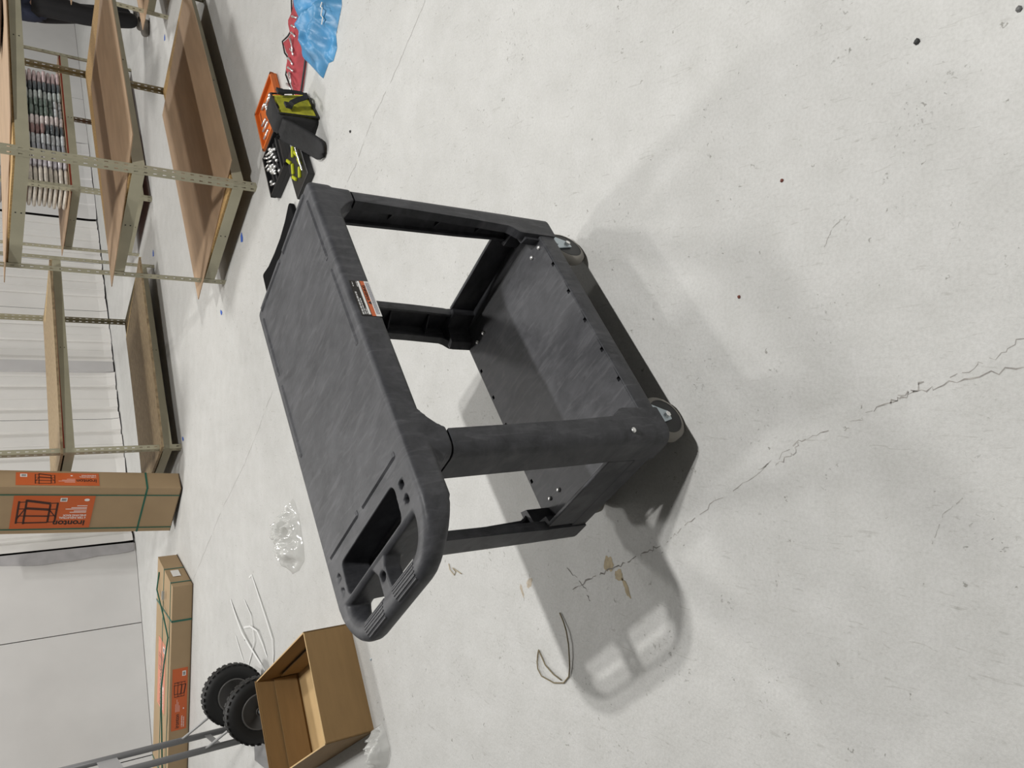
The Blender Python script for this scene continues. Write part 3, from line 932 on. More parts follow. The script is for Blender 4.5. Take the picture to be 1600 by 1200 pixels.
# ------------------------------------------------------------------ long cartons
def face_xf(o, u, v):
    """matrix: local x -> u, local y -> v, local z -> u x v, origin o"""
    u = Vector(u).normalized(); v = Vector(v).normalized(); n = u.cross(v)
    m = Matrix.Identity(4)
    for i, a in enumerate((u, v, n)):
        for k in range(3): m[k][i] = a[k]
    m.translation = Vector(o)
    return m
def printed_label(parent, xf, w, h, style, base=ORANGE, strong=True):
    """orange label w x h (text baseline along local x); xf places it on a face, local z outward"""
    e = NB(); boxmm(e, (0, 0, -.0005), (w, h, .0012)); e.transform(xf)
    lab_ = obj('printed_label', e, base, parent)
    def put(me, m_, nm):
        me.transform(xf); obj(nm, me, m_, lab_)
    ink = INK if strong else mat('glare_ink', (.35, .16, .12), .5)  # weaker ink where the label has glare painted in
    if style == 'wide':      # name low left, rack drawing right
        t = text_mesh('ironton', h * .235, .0004, .006 * h, .92); t.transform(Matrix.Translation((w * .07, h * .77, .0016))); put(t, ink, 'lettering')
        for i, tx_ in enumerate(('4 TIER INDUSTRIAL', 'SHELVING RACK')):
            t = text_mesh(tx_, h * .075, .0004, .0015 * h, .85); t.transform(Matrix.Translation((w * .07, h * (.655 - .075 * i), .0016))); put(t, WHITE, 'lettering')
        q_ = NB()
        for i, (yy, ll) in enumerate(((.50, .21), (.46, .16), (.40, .27), (.36, .20), (.30, .13))):
            boxmm(q_, (w * .08, h * yy, .001), (w * (.08 + ll), h * (yy + .018), .0018))
        bmesh.ops.transform(q_, matrix=xf, verts=q_.verts); obj('small_print', q_, WHITE, lab_)
        bx, by, bw, bh = w * .35, h * .07, w * .085, h * .11
        rx0, rx1, ry0, ry1 = w * .45, w * .94, h * .12, h * .86
    else:                    # strip: name left, rack drawing right, barcode at the far end
        t = text_mesh('ironton', h * .38, .0004, .005 * h, .9); t.transform(Matrix.Translation((w * .03, h * .50, .0016))); put(t, ink, 'lettering')
        for i, tx_ in enumerate(('4 TIER INDUSTRIAL', 'SHELVING RACK')):
            t = text_mesh(tx_, h * .10, .0004, .0015 * h, 1.0); t.transform(Matrix.Translation((w * .035, h * (.28 - .12 * i), .0016)))
            put(t, WHITE, 'lettering')
        q_ = NB()
        for i, (yy, ll) in enumerate(((.72, .13), (.64, .2), (.56, .16), (.48, .1))):
            boxmm(q_, (w * .30, h * yy, .001), (w * (.30 + ll), h * (yy + .04), .0018))
        bmesh.ops.transform(q_, matrix=xf, verts=q_.verts); obj('small_print', q_, mat('pale_pink_print', (.75, .42, .36), .6), lab_)
        bx, by, bw, bh = w * .87, h * .12, w * .08, h * .24
        rx0, rx1, ry0, ry1 = w * .54, w * .78, h * .08, h * .90
    q_ = NB(); boxmm(q_, (bx, by, .001), (bx + bw, by + bh, .0018)); bmesh.ops.transform(q_, matrix=xf, verts=q_.verts); bc = obj('barcode_panel', q_, WHITE, lab_)
    q_ = NB(); x = bx + bw * .15; rr_ = random.Random(3)
    while x < bx + bw * .85:
        d_ = rr_.uniform(.02, .06) * bw; boxmm(q_, (x, by + bh * .18, .0016), (x + d_, by + bh * .82, .0022)); x += d_ * 2
    bmesh.ops.transform(q_, matrix=xf, verts=q_.verts); obj('barcode', q_, INK, lab_)
    # logo blob
    q_ = NB(); prism(q_, [(w * (.10 if style == 'wide' else .34) + h * .055 * cos(a), h * (.13 if style == 'wide' else .22) + h * .04 * sin(a)) for a in [2 * pi * k / 14 for k in range(14)]], .001, .0018)
    bmesh.ops.transform(q_, matrix=xf, verts=q_.verts); obj('emblem', q_, WHITE, lab_)
    # drawing of a shelving rack
    q_ = NB()
    def ln(p, q2, t_):
        a = Vector((*p, .0018)); b = Vector((*q2, .0018)); d_ = (b - a).normalized(); nn = Vector((-d_.y, d_.x, 0)) * t_
        vs = [q_.verts.new(v) for v in (a - nn, b - nn, b + nn, a + nn)]; q_.faces.new(vs)
    W_, H_ = rx1 - rx0, ry1 - ry0
    P_ = lambda u, v: (rx0 + u * W_, ry0 + v * H_)
    tk = min(W_, H_) * .028
    for u, a, b in ((.02, .12, .94), (.20, .18, .94), (.80, .0, 1.0), (.98, .06, .98)): ln(P_(u, a), P_(u, b), tk)
    for v, dv in ((.14, -.10), (.39, -.04), (.66, 0), (.92, .03)):
        ln(P_(.2, v + .02), P_(.8, v + dv), tk * (1.7 if v < .5 else 1)); ln(P_(.02, v), P_(.2, v + .01), tk * .6); ln(P_(.8, v + dv * .5), P_(.98, v + dv * .3), tk * .6)
    ln(P_(.02, .72), P_(.2, .42), tk * .6); ln(P_(.98, .80), P_(.8, .34), tk * .6)
    bmesh.ops.transform(q_, matrix=xf, verts=q_.verts); obj('rack_drawing', q_, INKRED if strong else ink, lab_)
    return lab_

# carton standing on end
SB = tag(empty('cardboard_carton', (-.875, 6.688, 0)), 'tall brown carton standing on end with two orange labels, left of the strand board shelf', 'box')
SB.location = (-.875, 6.688, .010)
SB.rotation_euler = (0, radians(4.7), 0)      # leans to the right, against the shelf
fd = Vector((-.82, .572, 0)); sd = Vector((.62, .785, 0)).normalized()
FW, SW, BHt = .470, .175, 1.95
q = NB()
base = [Vector((0, 0)), sd.to_2d() * SW, sd.to_2d() * SW + fd.to_2d() * FW, fd.to_2d() * FW]
prism(q, [(p.x, p.y) for p in base], .004, BHt)
obj('carton_body', q, CARD, SB)
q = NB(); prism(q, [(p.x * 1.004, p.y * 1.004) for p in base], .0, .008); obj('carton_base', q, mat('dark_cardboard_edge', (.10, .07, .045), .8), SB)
UP = Vector((0, 0, 1))
# front label: reads upward, letter tops to the left
nf = Vector((-.572, -.82, 0))
xf = face_xf(fd * .420 + UP * .615 + nf * .001, UP, -fd)
if (xf.to_3x3() @ Vector((0, 0, 1))).dot(nf) < 0:
    xf = face_xf(fd * .080 + UP * .615 + nf * .001, UP, fd)
printed_label(SB, xf, .535, .335, 'wide')
ns = Vector((sd.y, -sd.x, 0))
xs_ = face_xf(sd * .020 + UP * .60 + ns * .001, UP, sd)
if (xs_.to_3x3() @ Vector((0, 0, 1))).dot(ns) < 0:
    xs_ = face_xf(sd * .155 + UP * .60 + ns * .001, UP, -sd)
printed_label(SB, xs_, .55, .135, 'strip')
def strap_h(z, w_=.014):
    b_ = NB()
    k = [(p - (base[0] + base[2]) / 2) * 1.012 + (base[0] + base[2]) / 2 for p in base]
    kin = [(p - (base[0] + base[2]) / 2) * .99 + (base[0] + base[2]) / 2 for p in base]
    for i in range(4):
        a, b2 = k[i], k[(i + 1) % 4]; c_, d_ = kin[i], kin[(i + 1) % 4]
        vs = [(a.x, a.y, z), (b2.x, b2.y, z), (d_.x, d_.y, z), (c_.x, c_.y, z)]
        lo_ = [b_.verts.new(v) for v in vs]; hi_ = [b_.verts.new((v[0], v[1], z + w_)) for v in vs]
        for j in range(4): b_.faces.new((lo_[j], lo_[(j + 1) % 4], hi_[(j + 1) % 4], hi_[j]))
        b_.faces.new(lo_); b_.faces.new(hi_)
    return b_
for z in (.252, 1.62): obj('strap', strap_h(z), GREENSTRAP, SB)
for d_ in (.075, .425):
    b_ = NB(); p = fd * d_ + nf * .002
    box(b_, (p.x, p.y, BHt / 2), (.008, .004, BHt), yaw=math.atan2(fd.y, fd.x)); obj('strap', b_, GREENSTRAP, SB)

# carton lying flat
LB = tag(empty('cardboard_carton', (-1.585, 6.332, 0), -.088), 'long brown carton lying flat on the floor with orange label and loose green strap', 'box')
LL, LD, LH = 2.0, .55, .150      # local: x from 0 to -LL
q = NB(); prism(q, [(0, 0), (.085, LD), (-LL, LD), (-LL, 0)], .003, LH); lbody = obj('carton_body', q, CARD, LB)
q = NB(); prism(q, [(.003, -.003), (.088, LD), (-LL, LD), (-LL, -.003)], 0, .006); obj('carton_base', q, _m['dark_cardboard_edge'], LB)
q = NB()
prism(q, [(-.005, .075), (-.005 + .012, .083), (-LL, .083), (-LL, .075)], LH, LH + .0015); obj('flap_edge', q, CARDLT, LB)
printed_label(LB, face_xf((-1.16, -.001, .022), (1, 0, 0), (0, 0, 1)), .50, .112, 'strip')
printed_label(LB, face_xf((-1.10, .17, LH + .0006), (1, 0, 0), (0, 1, 0)), .56, .26, 'strip', ORANGE_GLARE, False)
q = NB(); boxmm(q, (.0, 0, 0), (.105, .06, .0012)); q.transform(face_xf((.030, .16, .055), Vector((.085, LD, 0)), (0, 0, 1))); o_ = obj('paper_slip', q, WHITE, LB); o_['label'] = 'white paper slip on the carton end'
for x in (-.275, -1.62):
    b_ = NB(); boxmm(b_, (x - .007, -.003, .0), (x + .007, .0, LH + .003)); boxmm(b_, (x - .007, -.003, LH), (x + .007, LD, LH + .003)); boxmm(b_, (x - .007, LD, 0), (x + .007, LD + .003, LH + .003))
    obj('strap', b_, GREENSTRAP, LB)
for y_ in (.06, .30):
    b_ = NB(); boxmm(b_, (-LL, y_, LH), (.01 + y_ * .15, y_ + .012, LH + .003)); boxmm(b_, (.002 + y_ * .15, y_, 0), (.006 + y_ * .15, y_ + .012, LH)); obj('strap', b_, GREENSTRAP, LB)
b_ = NB(); tube(b_, [(-.02, .47, LH + .004), (-.16, .46, LH + .02), (-.27, .16, LH + .03), (-.42, .06, LH + .012), (-.62, .02, LH + .045), (-.80, .015, LH + .06), (-1.0, .04, LH + .05), (-1.25, .09, LH + .03), (-1.55, .14, LH + .01), (-1.95, .10, LH + .006)], .006, 5)
obj('loose_strap', b_, GREENSTRAP, LB)
b_ = NB(); boxmm(b_, (-.17, .22, LH + .012), (-.10, .232, LH + .03)); obj('strap_buckle', b_, ZINC, LB)

# ------------------------------------------------------------------ open carton in front
TB = tag(empty('open_box', (-1.544, 3.118, 0), .579), 'open-topped brown cardboard box on the floor, left of the cart handle', 'box')
tw, td, th = .49, .80, .225
q = NB()
t_ = .006
def wallp(bm, a, b, h0, h1, lean=(0, 0)):
    a = Vector(a); b = Vector(b); d_ = (b - a).normalized(); n_ = Vector((-d_.y, d_.x)) * t_
    ln_ = Vector(lean)
    lo = [(*a, h0), (*b, h0), (*(b + n_), h0), (*(a + n_), h0)]
    hi = [(*(a + ln_), h1), (*(b + ln_), h1), (*(b + n_ + ln_), h1), (*(a + n_ + ln_), h1)]
    loft(bm, [lo, hi])
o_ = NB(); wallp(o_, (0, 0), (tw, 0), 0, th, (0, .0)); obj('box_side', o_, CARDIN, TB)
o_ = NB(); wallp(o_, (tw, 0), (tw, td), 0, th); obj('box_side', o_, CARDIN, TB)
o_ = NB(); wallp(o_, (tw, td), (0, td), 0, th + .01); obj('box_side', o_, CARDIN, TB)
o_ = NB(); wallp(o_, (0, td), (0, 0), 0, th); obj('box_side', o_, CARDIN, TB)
o_ = NB(); boxmm(o_, (.004, .004, .0), (tw - .004, td - .004, .005)); obj('box_bottom', o_, CARDLT, TB)  # paler board than the sides, light on the box floor painted in
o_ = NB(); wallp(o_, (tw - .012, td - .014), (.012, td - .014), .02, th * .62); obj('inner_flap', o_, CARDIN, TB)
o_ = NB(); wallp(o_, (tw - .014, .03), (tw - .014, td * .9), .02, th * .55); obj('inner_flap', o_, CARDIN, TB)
# pale raw rim of the board
o_ = NB()
for a, b in (((0, 0), (tw, 0)), ((tw, 0), (tw, td)), ((tw, td), (0, td)), ((0, td), (0, 0))):
    a = Vector(a); b = Vector(b); d_ = (b - a).normalized(); n_ = Vector((-d_.y, d_.x)) * t_
    loft(o_, [[(*a, th), (*b, th), (*(b + n_), th), (*(a + n_), th)], [(*a, th + .002), (*b, th + .002), (*(b + n_), th + .002), (*(a + n_), th + .002)]])
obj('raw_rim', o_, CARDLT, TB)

# ------------------------------------------------------------------ hand truck
WR = .176
HTK = tag(empty('hand_truck', (-1.80, 4.4, 0)), 'grey upright hand truck with two black pneumatic wheels behind the open box', 'hand truck')
HTK.location = (0, 0, 0)
n1 = Vector((-1.778, 4.180, WR)); n2 = Vector((-1.845, 4.640, WR))
ax = (n2 - n1).normalized()
def truck_wheel(c):
    e = bpy.data.objects.new('wheel', None); link(e, HTK)
    b_ = NB(); wd = .085
    pr_ = [(-.030, .098), (-.040, .112), (-.043, .135), (-.036, .158), (-.024, WR - .004), (0, WR), (.024, WR - .004), (.036, .158), (.043, .135), (.040, .112), (.030, .098)]
    lathe(b_, pr_, c, ax, 40); obj('tyre', b_, RUBBER, e, True)
    b_ = NB()
    a = ax.cross(Vector((0, 0, 1))).normalized(); u = ax.cross(a)
    for k in range(32):       # tread blocks
        t = 2 * pi * (k + .5) / 32
        for s in (-1, 1):
            dirv = a * cos(t + s * .05) + u * sin(t + s * .05)
            p = Vector(c) + dirv * (WR - .0030) + ax * (s * .020)
            R3 = Matrix((dirv, ax, dirv.cross(ax))).transposed()
            box(b_, p, (.005, .024, .020), rot=R3)
    tr_ = obj('tread', b_, RUBBER, e)
    b_ = NB(); lathe(b_, [(-.034, .098), (-.037, .090), (-.026, .086), (-.018, .080), (-.020, .040), (-.026, .022), (-.045, .020), (.045, .020), (.026, .022), (.020, .040), (.018, .080), (.026, .086), (.037, .090), (.034, .098)], c, ax, 32)
    hb = obj('hub', b_, HUB, e, True)
    b_ = NB()
    for k in range(5):
        t = 2 * pi * k / 5 + .4
        for s in (-1, 1): lathe(b_, [(0, .006), (.006, .005)], Vector(c) + (a * cos(t) + u * sin(t)) * .058 + ax * (s * .018), ax * s, 6)
    obj('hub_bolt', b_, ZINC, hb)
    b_ = NB(); lathe(b_, [(-.055, .006), (-.053, .011), (-.044, .012), (.044, .012), (.053, .011), (.055, .006)], c, ax, 10); obj('axle_nut', b_, ZINC, hb)
truck_wheel(n1); truck_wheel(n2)
b_ = NB(); tube(b_, [n1, n2], .009); obj('axle', b_, TRUCK, HTK)
rl1 = Vector((-2.085, 4.735, 0)); rl2 = Vector((-2.045, 4.455, 0))
for r_ in (rl1, rl2):
    b_ = NB(); tube(b_, [r_ + UP * .02, r_ + UP * 1.28], .0185, 12); obj('rail', b_, TRUCK, HTK, True)
b_ = NB(); hp = [rl2 + UP * 1.28 + (rl1 - rl2) * u + UP * .10 * sin(pi * u) for u in [k / 10 for k in range(11)]]; tube(b_, hp, .0175, 10); obj('handle_loop', b_, TRUCK, HTK, True)
for r_, n_, z in ((rl1, n2, .45), (rl2, n1, .385)):
    b_ = NB(); tube(b_, [r_ + UP * z, n_ + (n_ - (n1 + n2) / 2) * -.18], .0075, 8); obj('brace', b_, mat('light_grey_tube', (.36, .36, .36), .4), HTK, True)
for z in (.30, .83):
    b_ = NB(); c_ = (rl1 + rl2) / 2 + UP * z; box(b_, c_, ((rl1 - rl2).length, .004, .035 if z < .5 else .10), yaw=math.atan2((rl1 - rl2).y, (rl1 - rl2).x)); obj('cross_bar', b_, TRUCK if z < .5 else mat('light_plate', (.45, .45, .46), .5), HTK)
for r_, n_ in ((rl1, n2), (rl2, n1)):
    b_ = NB(); m_ = n_ + (n_ - (n1 + n2) / 2) * -.22; tube(b_, [r_ + UP * .12, m_], .012, 8); obj('axle_bracket', b_, TRUCK, HTK)
b_ = NB(); c_ = (rl1 + rl2) / 2; yv = math.atan2((rl1 - rl2).y, (rl1 - rl2).x)
box(b_, (c_.x - .11, c_.y - .03, .008), (.40, .24, .010), yaw=yv); box(b_, (c_.x + .015, c_.y, .05), (.40, .010, .09), yaw=yv)
obj('toe_plate', b_, TRUCK, HTK)

# ------------------------------------------------------------------ person standing behind the shelves
def person():
    root = tag(empty('person', (3.46, 8.36, 0), 0), 'person in a dark blue top, black trousers and grey shoes standing behind the shelving', 'person')
    def skin(name, verts, edges, radii, m, sub=2, rootv=0):
        me = bpy.data.meshes.new(name); me.from_pydata(verts, edges, [])
        o = bpy.data.objects.new(name, me); link(o)
        md = o.modifiers.new('s', 'SKIN'); md.use_smooth_shade = True
        for i, r in enumerate(radii):
            me.skin_vertices[0].data[i].radius = (r, r) if not isinstance(r, tuple) else r
        me.skin_vertices[0].data[rootv].use_root = True
        sd_ = o.modifiers.new('d', 'SUBSURF'); sd_.levels = sub; sd_.render_levels = sub
        return obj(name, baked(o), m, root, True)
    SKIN = mat('skin', (.45, .27, .19), .55)
    # facing -x; y is the person's left-right axis. feet apart, near foot towards the camera
    V = [(0, 0, .95), (0, -.09, .90), (-.02, -.115, .50), (.05, -.135, .10), (0, .09, .90), (.10, .12, .50), (.20, .11, .12),
         (0, 0, 1.12), (0, 0, 1.30), (0, 0, 1.45), (-.01, 0, 1.54), (0, -.19, 1.42), (.04, -.24, 1.17), (-.20, -.20, 1.14), (0, .19, 1.42), (.04, .24, 1.17), (-.20, .20, 1.14)]
    E_ = [(0, 1), (1, 2), (2, 3), (0, 4), (4, 5), (5, 6), (0, 7), (7, 8), (8, 9), (9, 10), (9, 11), (11, 12), (12, 13), (9, 14), (14, 15), (15, 16)]
    Rr = [(.10, .10), .085, .06, .05, .085, .06, .05, .11, .125, .10, .055, .065, .048, .035, .065, .048, .035]
    body = skin('body', V, E_, Rr, SKIN)
    skin('trousers', [(0, 0, 1.02), (0, -.09, .88), (-.02, -.115, .50), (.05, -.135, .09), (0, .09, .88), (.10, .12, .50), (.20, .11, .11)], [(0, 1), (1, 2), (2, 3), (0, 4), (4, 5), (5, 6)], [.12, .115, .092, .075, .115, .092, .075], mat('black_trousers', (.012, .012, .014), .8, bump=.4, bscale=14))
    skin('top', [(0, 0, .80), (0, 0, 1.06), (0, 0, 1.32), (0, 0, 1.46), (0, -.19, 1.42), (.04, -.245, 1.18), (0, .19, 1.42), (.04, .245, 1.18), (-.15, -.205, 1.145), (-.15, .205, 1.145)], [(0, 1), (1, 2), (2, 3), (3, 4), (4, 5), (3, 6), (6, 7), (5, 8), (7, 9)], [.15, .165, .175, .10, .085, .068, .085, .068, .052, .052], mat('navy_top', (.022, .028, .055), .85, bump=.4, bscale=12))
    for cx, cy in ((.05, -.135), (.20, .11)):
        skin('shoe', [(cx + .05, cy, .045), (cx - .05, cy - .02, .045), (cx - .15, cy - .035, .035), (cx + .04, cy, .10)], [(0, 1), (1, 2), (0, 3)], [.045, .047, .035, .05], mat('grey_shoe', (.20, .185, .165), .7, var=.3, scale=12))
    # head, hair, hands
    b_ = NB(); rings = []
    for z, rx, ry, ox in ((1.53, .03, .03, 0), (1.55, .06, .055, -.01), (1.585, .078, .066, -.012), (1.63, .088, .074, -.008), (1.67, .094, .077, 0), (1.71, .09, .074, .004), (1.745, .068, .056, .006), (1.762, .03, .025, .006)):
        rings.append([(ox + rx * cos(t) - (.014 if (k == 8 and 1.6 < z < 1.66) else 0), ry * sin(t), z) for k, t in enumerate([2 * pi * j / 16 for j in range(16)])])
    loft(b_, rings); hd = obj('head', b_, SKIN, root, True)
    b_ = NB(); rings = []
    for z, r_ in ((1.64, .80), (1.68, 1.04), (1.72, 1.05), (1.755, .85), (1.775, .4)):
        rings.append([(.018 + .094 * r_ * cos(t), .080 * r_ * sin(t), z) for t in [2 * pi * j / 16 for j in range(16)]])
    loft(b_, rings); obj('hair', b_, mat('dark_hair', (.02, .015, .012), .7), root, True)
    for s in (-1, 1):
        b_ = NB(); lathe(b_, [(-.008, .002), (0, .008), (.008, .002)], (-.088, s * .03, 1.655), (1, 0, 0), 8); obj('eye', b_, mat('eye_white', (.7, .7, .7), .3), hd)
        b_ = NB(); lathe(b_, [(-.01, .01), (.0, .028), (.01, .01)], (.004, s * .078, 1.645), (0, 1, 0), 10); obj('ear', b_, SKIN, hd)
        hx, hy, hz_ = -.22, s * .20, 1.14
        for k in range(5):
            if k < 4:      # fingers point forward, lightly curled
                oo = (-.027 + k * .018); ln_ = (.075, .088, .083, .066)[k]
                pts_ = [(hx + .01, hy - s * .0, hz_ + oo), (hx - ln_ * .55, hy - s * .004, hz_ + oo), (hx - ln_ * .85, hy - s * .016, hz_ + oo), (hx - ln_, hy - s * .034, hz_ + oo)]
            else:
                pts_ = [(hx + .02, hy, hz_ + .02), (hx - .015, hy - s * .022, hz_ + .045), (hx - .04, hy - s * .034, hz_ + .045)]
            b_ = NB(); tube(b_, pts_, [.011, .010, .009, .007][:len(pts_)], 7); obj('finger', b_, SKIN, root, True)
    return root
person()

# ------------------------------------------------------------------ tools on the floor
def heap(outline, h, seed, m, name, z0=.001, rings=12, fold=.35, fr=9.0, flatrim=.15, sub=4):
    c = Vector((sum(p[0] for p in outline) / len(outline), sum(p[1] for p in outline) / len(outline)))
    pts = []
    n = len(outline)
    for i in range(n):
        a, b = Vector(outline[i]), Vector(outline[(i + 1) % n])
        for k in range(sub): pts.append(a + (b - a) * (k / sub))
    bm = NB(); R = []
    for j in range(rings + 1):
        f = 1 - j / rings * .97
        row = []
        for p in pts:
            q_ = c + (p - c) * f
            prof = (1 - f ** 3.0)
            ridg = 1 - abs(noise.noise((q_.x * fr + seed, q_.y * fr, 0)) * 2)
            fine = noise.noise((q_.x * fr * 3 + seed, q_.y * fr * 3, 3))
            z = z0 + h * prof * (1 - fold + fold * 1.6 * ridg + fold * .5 * fine)
            if j == 0: z = z0
            row.append(bm.verts.new((q_.x, q_.y, max(z0, z))))
        R.append(row)
    N_ = len(pts)
    for a, b in zip(R, R[1:]):
        for i in range(N_): bm.faces.new((a[i], a[(i + 1) % N_], b[(i + 1) % N_], b[i]))
    bm.faces.new(R[-1])
    return obj(name, bm, m, None, True)
BLUE = mat('blue_film', (.075, .27, .50), .4, var=.22, scale=9, bump=.3, bscale=20)
o = heap([(2.14, 4.08), (1.96, 4.06), (1.82, 3.95), (1.72, 3.90), (1.655, 3.90), (1.58, 3.80), (1.555, 3.76), (1.61, 3.69), (1.60, 3.63), (1.65, 3.585), (1.72, 3.60), (1.84, 3.53), (1.99, 3.56), (2.2, 3.72)], .085, 3, BLUE, 'blue_bag', fr=7, fold=.55, rings=16, sub=6)
tag(o, 'crumpled bright blue fabric bag on the floor beyond the red tool roll', 'bag')
b_ = NB(); tube(b_, [(1.86, 3.60, .075), (1.84, 3.61, .078), (1.83, 3.595, .076), (1.80, 3.61, .075), (1.785, 3.60, .07), (1.76, 3.62, .068)], .003, 5); obj('white_mark', b_, WHITE, o)

RED = mat('red_fabric', (.36, .045, .055), .8, var=.15, scale=20, bump=.3, bscale=25)
o = heap([(2.16, 4.20), (1.96, 4.18), (1.945, 4.25), (1.95, 4.34), (1.87, 4.30), (1.82, 4.24), (1.74, 4.28), (1.66, 4.22), (1.56, 4.14), (1.55, 4.06), (1.66, 4.01), (1.78, 3.97), (1.90, 3.98), (2.15, 4.04)], .035, 8, RED, 'tool_roll', fr=6, fold=.4)
tag(o, 'unrolled red fabric tool pouch with black piping, lying behind the lime bag', 'tool pouch')
b_ = NB(); tube(b_, [(1.56, 4.05, .012), (1.66, 4.0, .014), (1.78, 3.965, .012), (1.90, 3.975, .012), (2.15, 4.035, .012)], .006, 6); tube(b_, [(2.16, 4.205, .012), (1.965, 4.19, .012), (1.945, 4.25, .014), (1.95, 4.345, .012), (1.87, 4.305, .012), (1.82, 4.245, .012), (1.74, 4.285, .012), (1.56, 4.14, .012)], .0045, 6)
obj('black_piping', b_, BLACK, o)
rr = random.Random(12)
for k in range(9):
    t = k / 8
    p = Vector((1.62 + .36 * t, 4.14 - .05 * t + rr.uniform(-.012, .012), .043 - .006 * t)); a = rr.uniform(.3, 1.2); l = .025 + .02 * rr.random()
    b_ = NB(); tube(b_, [p - Vector((cos(a), sin(a), 0)) * l, p, p + Vector((cos(a), sin(a), .1)) * l], [.006, .004, .007], 7)
    w_ = obj('chrome_wrench', b_, CHROME, None, True); w_.name = 'wrench'
    tag(w_, 'chrome wrench in the red tool pouch, %s from the lime bag' % ORDC[k], 'wrench', 'chrome wrenches in the red pouch')

def rect_xf(corner, yaw):
    return Matrix.Translation(Vector(corner)) @ Matrix.Rotation(yaw, 4, 'Z')
# orange socket tray
OY = math.atan2(.522, .853)
OT = tag(empty('socket_tray', (1.588, 4.72, 0), OY + pi), 'open orange socket tray partly hidden behind the lime tool bag', 'tool tray')
ORP = mat('orange_plastic', (.62, .14, .02), .45)
q = NB(); boxmm(q, (-.06, 0, .0), (.25, .33, .022)); bevel_all(q, .006, 2); obj('tray_body', q, ORP, OT)
q = NB()
for a, b in (((-.06, 0), (.25, .014)), ((-.06, .316), (.25, .33)), ((-.06, 0), (-.046, .33)), ((.236, 0), (.25, .33))): boxmm(q, (*a, .02), (*b, .042))
obj('tray_rim', q, ORP, OT)
q = NB(); boxmm(q, (-.03, .035, .0222), (.06, .05, .0235)); obj('grip_slot', q, mat('dark_orange', (.25, .05, .01), .6), OT)
k = 0
for (x, y, l, yaw) in ((.09, .08, .07, 1.4), (.135, .09, .09, 1.45), (.185, .075, .08, 1.5), (.0, .12, .05, 1.5), (.03, .20, .05, 1.5)) + tuple((.035 + .022 * i, .165 + .004 * i, .018, 1.5) for i in range(9)) + tuple((.04 + .024 * i, .245, .018, 1.5) for i in range(8)):
    b_ = NB(); r_ = .011 if l < .03 else .008
    d_ = Vector((cos(yaw), sin(yaw), 0)) * l / 2; c_ = Vector((x, y, .022 + r_))
    tube(b_, [c_ - d_, c_ + d_], r_, 8)
    b_.transform(Matrix.Translation((1.588, 4.72, 0)) @ Matrix.Rotation(OY + pi, 4, 'Z'))
    s_ = obj('socket', b_, CHROME, None, True)
    tag(s_, ('long chrome socket in the orange tray, %s from the bag side' % ORDC[k]) if k < 5 else 'small chrome socket in the %s row of the orange tray, %s along' % (('near', ORDC[k - 5]) if k < 14 else ('far', ORDC[k - 14])), 'socket', 'chrome sockets in the orange tray'); k += 1
# black socket case
BC = tag(empty('socket_case', (1.315, 4.545, 0), OY + pi), 'open black socket case with chrome sockets, left of the lime tool bag', 'tool case')
q = NB(); boxmm(q, (0, 0, 0), (.30, .27, .035)); bevel_all(q, .006, 2); obj('case_body', q, BLACK, BC)
q = NB()
for a, b in (((0, 0), (.30, .012)), ((0, .258), (.30, .27)), ((0, 0), (.012, .27)), ((.288, 0), (.30, .27))): boxmm(q, (*a, .03), (*b, .058))
obj('case_rim', q, BLACK, BC)
q = NB()
for i in range(5): boxmm(q, (.03, .06 + i * .045, .035), (.27, .068 + i * .045, .047))
obj('divider', q, mat('dark_grey_plastic', (.04, .04, .042), .5), BC)
rr = random.Random(21)
for i in range(26):
    x = .03 + .24 * rr.random(); y = .03 + .16 * rr.random(); l = rr.choice([.02, .03, .05, .07]); yaw = 1.0 + rr.uniform(-.2, .2)
    r_ = .009 if l < .05 else .006
    c_ = Vector((x, y, .047 + r_)); d_ = Vector((cos(yaw), sin(yaw), 0)) * l / 2
    b_ = NB(); tube(b_, [c_ - d_, c_ + d_], r_, 8)
    b_.transform(Matrix.Translation((1.315, 4.545, 0)) @ Matrix.Rotation(OY + pi, 4, 'Z'))
    s_ = obj('socket', b_, CHROME, None, True); tag(s_, 'chrome socket lying in the black case', 'socket', 'chrome sockets in the black case')
# lime and black organiser
LIME = mat('lime_fabric', (.72, .70, .07), .8, var=.2, scale=25, bump=.3, bscale=50)
LIMEP = mat('lime_plastic', (.46, .50, .015), .4)
LO = tag(empty('bit_case', (1.235, 4.175, 0), math.atan2(-.17, -.24)), 'black and lime green bit case between the black socket case and the cart', 'tool case')
q = NB(); boxmm(q, (0, -.02, 0), (.30, .17, .04)); bevel_all(q, .006, 2); obj('case_body', q, BLACK, LO)
for (x, y, a) in ((.05, .02, .5), (.05, .09, -.5), (.10, .12, .4), (.13, .04, -.4), (.19, .03, .5), (.22, .10, -.5), (.17, .13, .2)):
    b_ = NB(); box(b_, (x, y, .046), (.060, .018, .014), yaw=a); bevel_all(b_, .003, 1); obj('lime_clip', b_, LIMEP, LO)
q = NB(); tube(q, [(.02, .14, .05), (.12, .145, .055), (.25, .14, .05)], .005, 6); obj('chrome_bar', q, CHROME, LO)
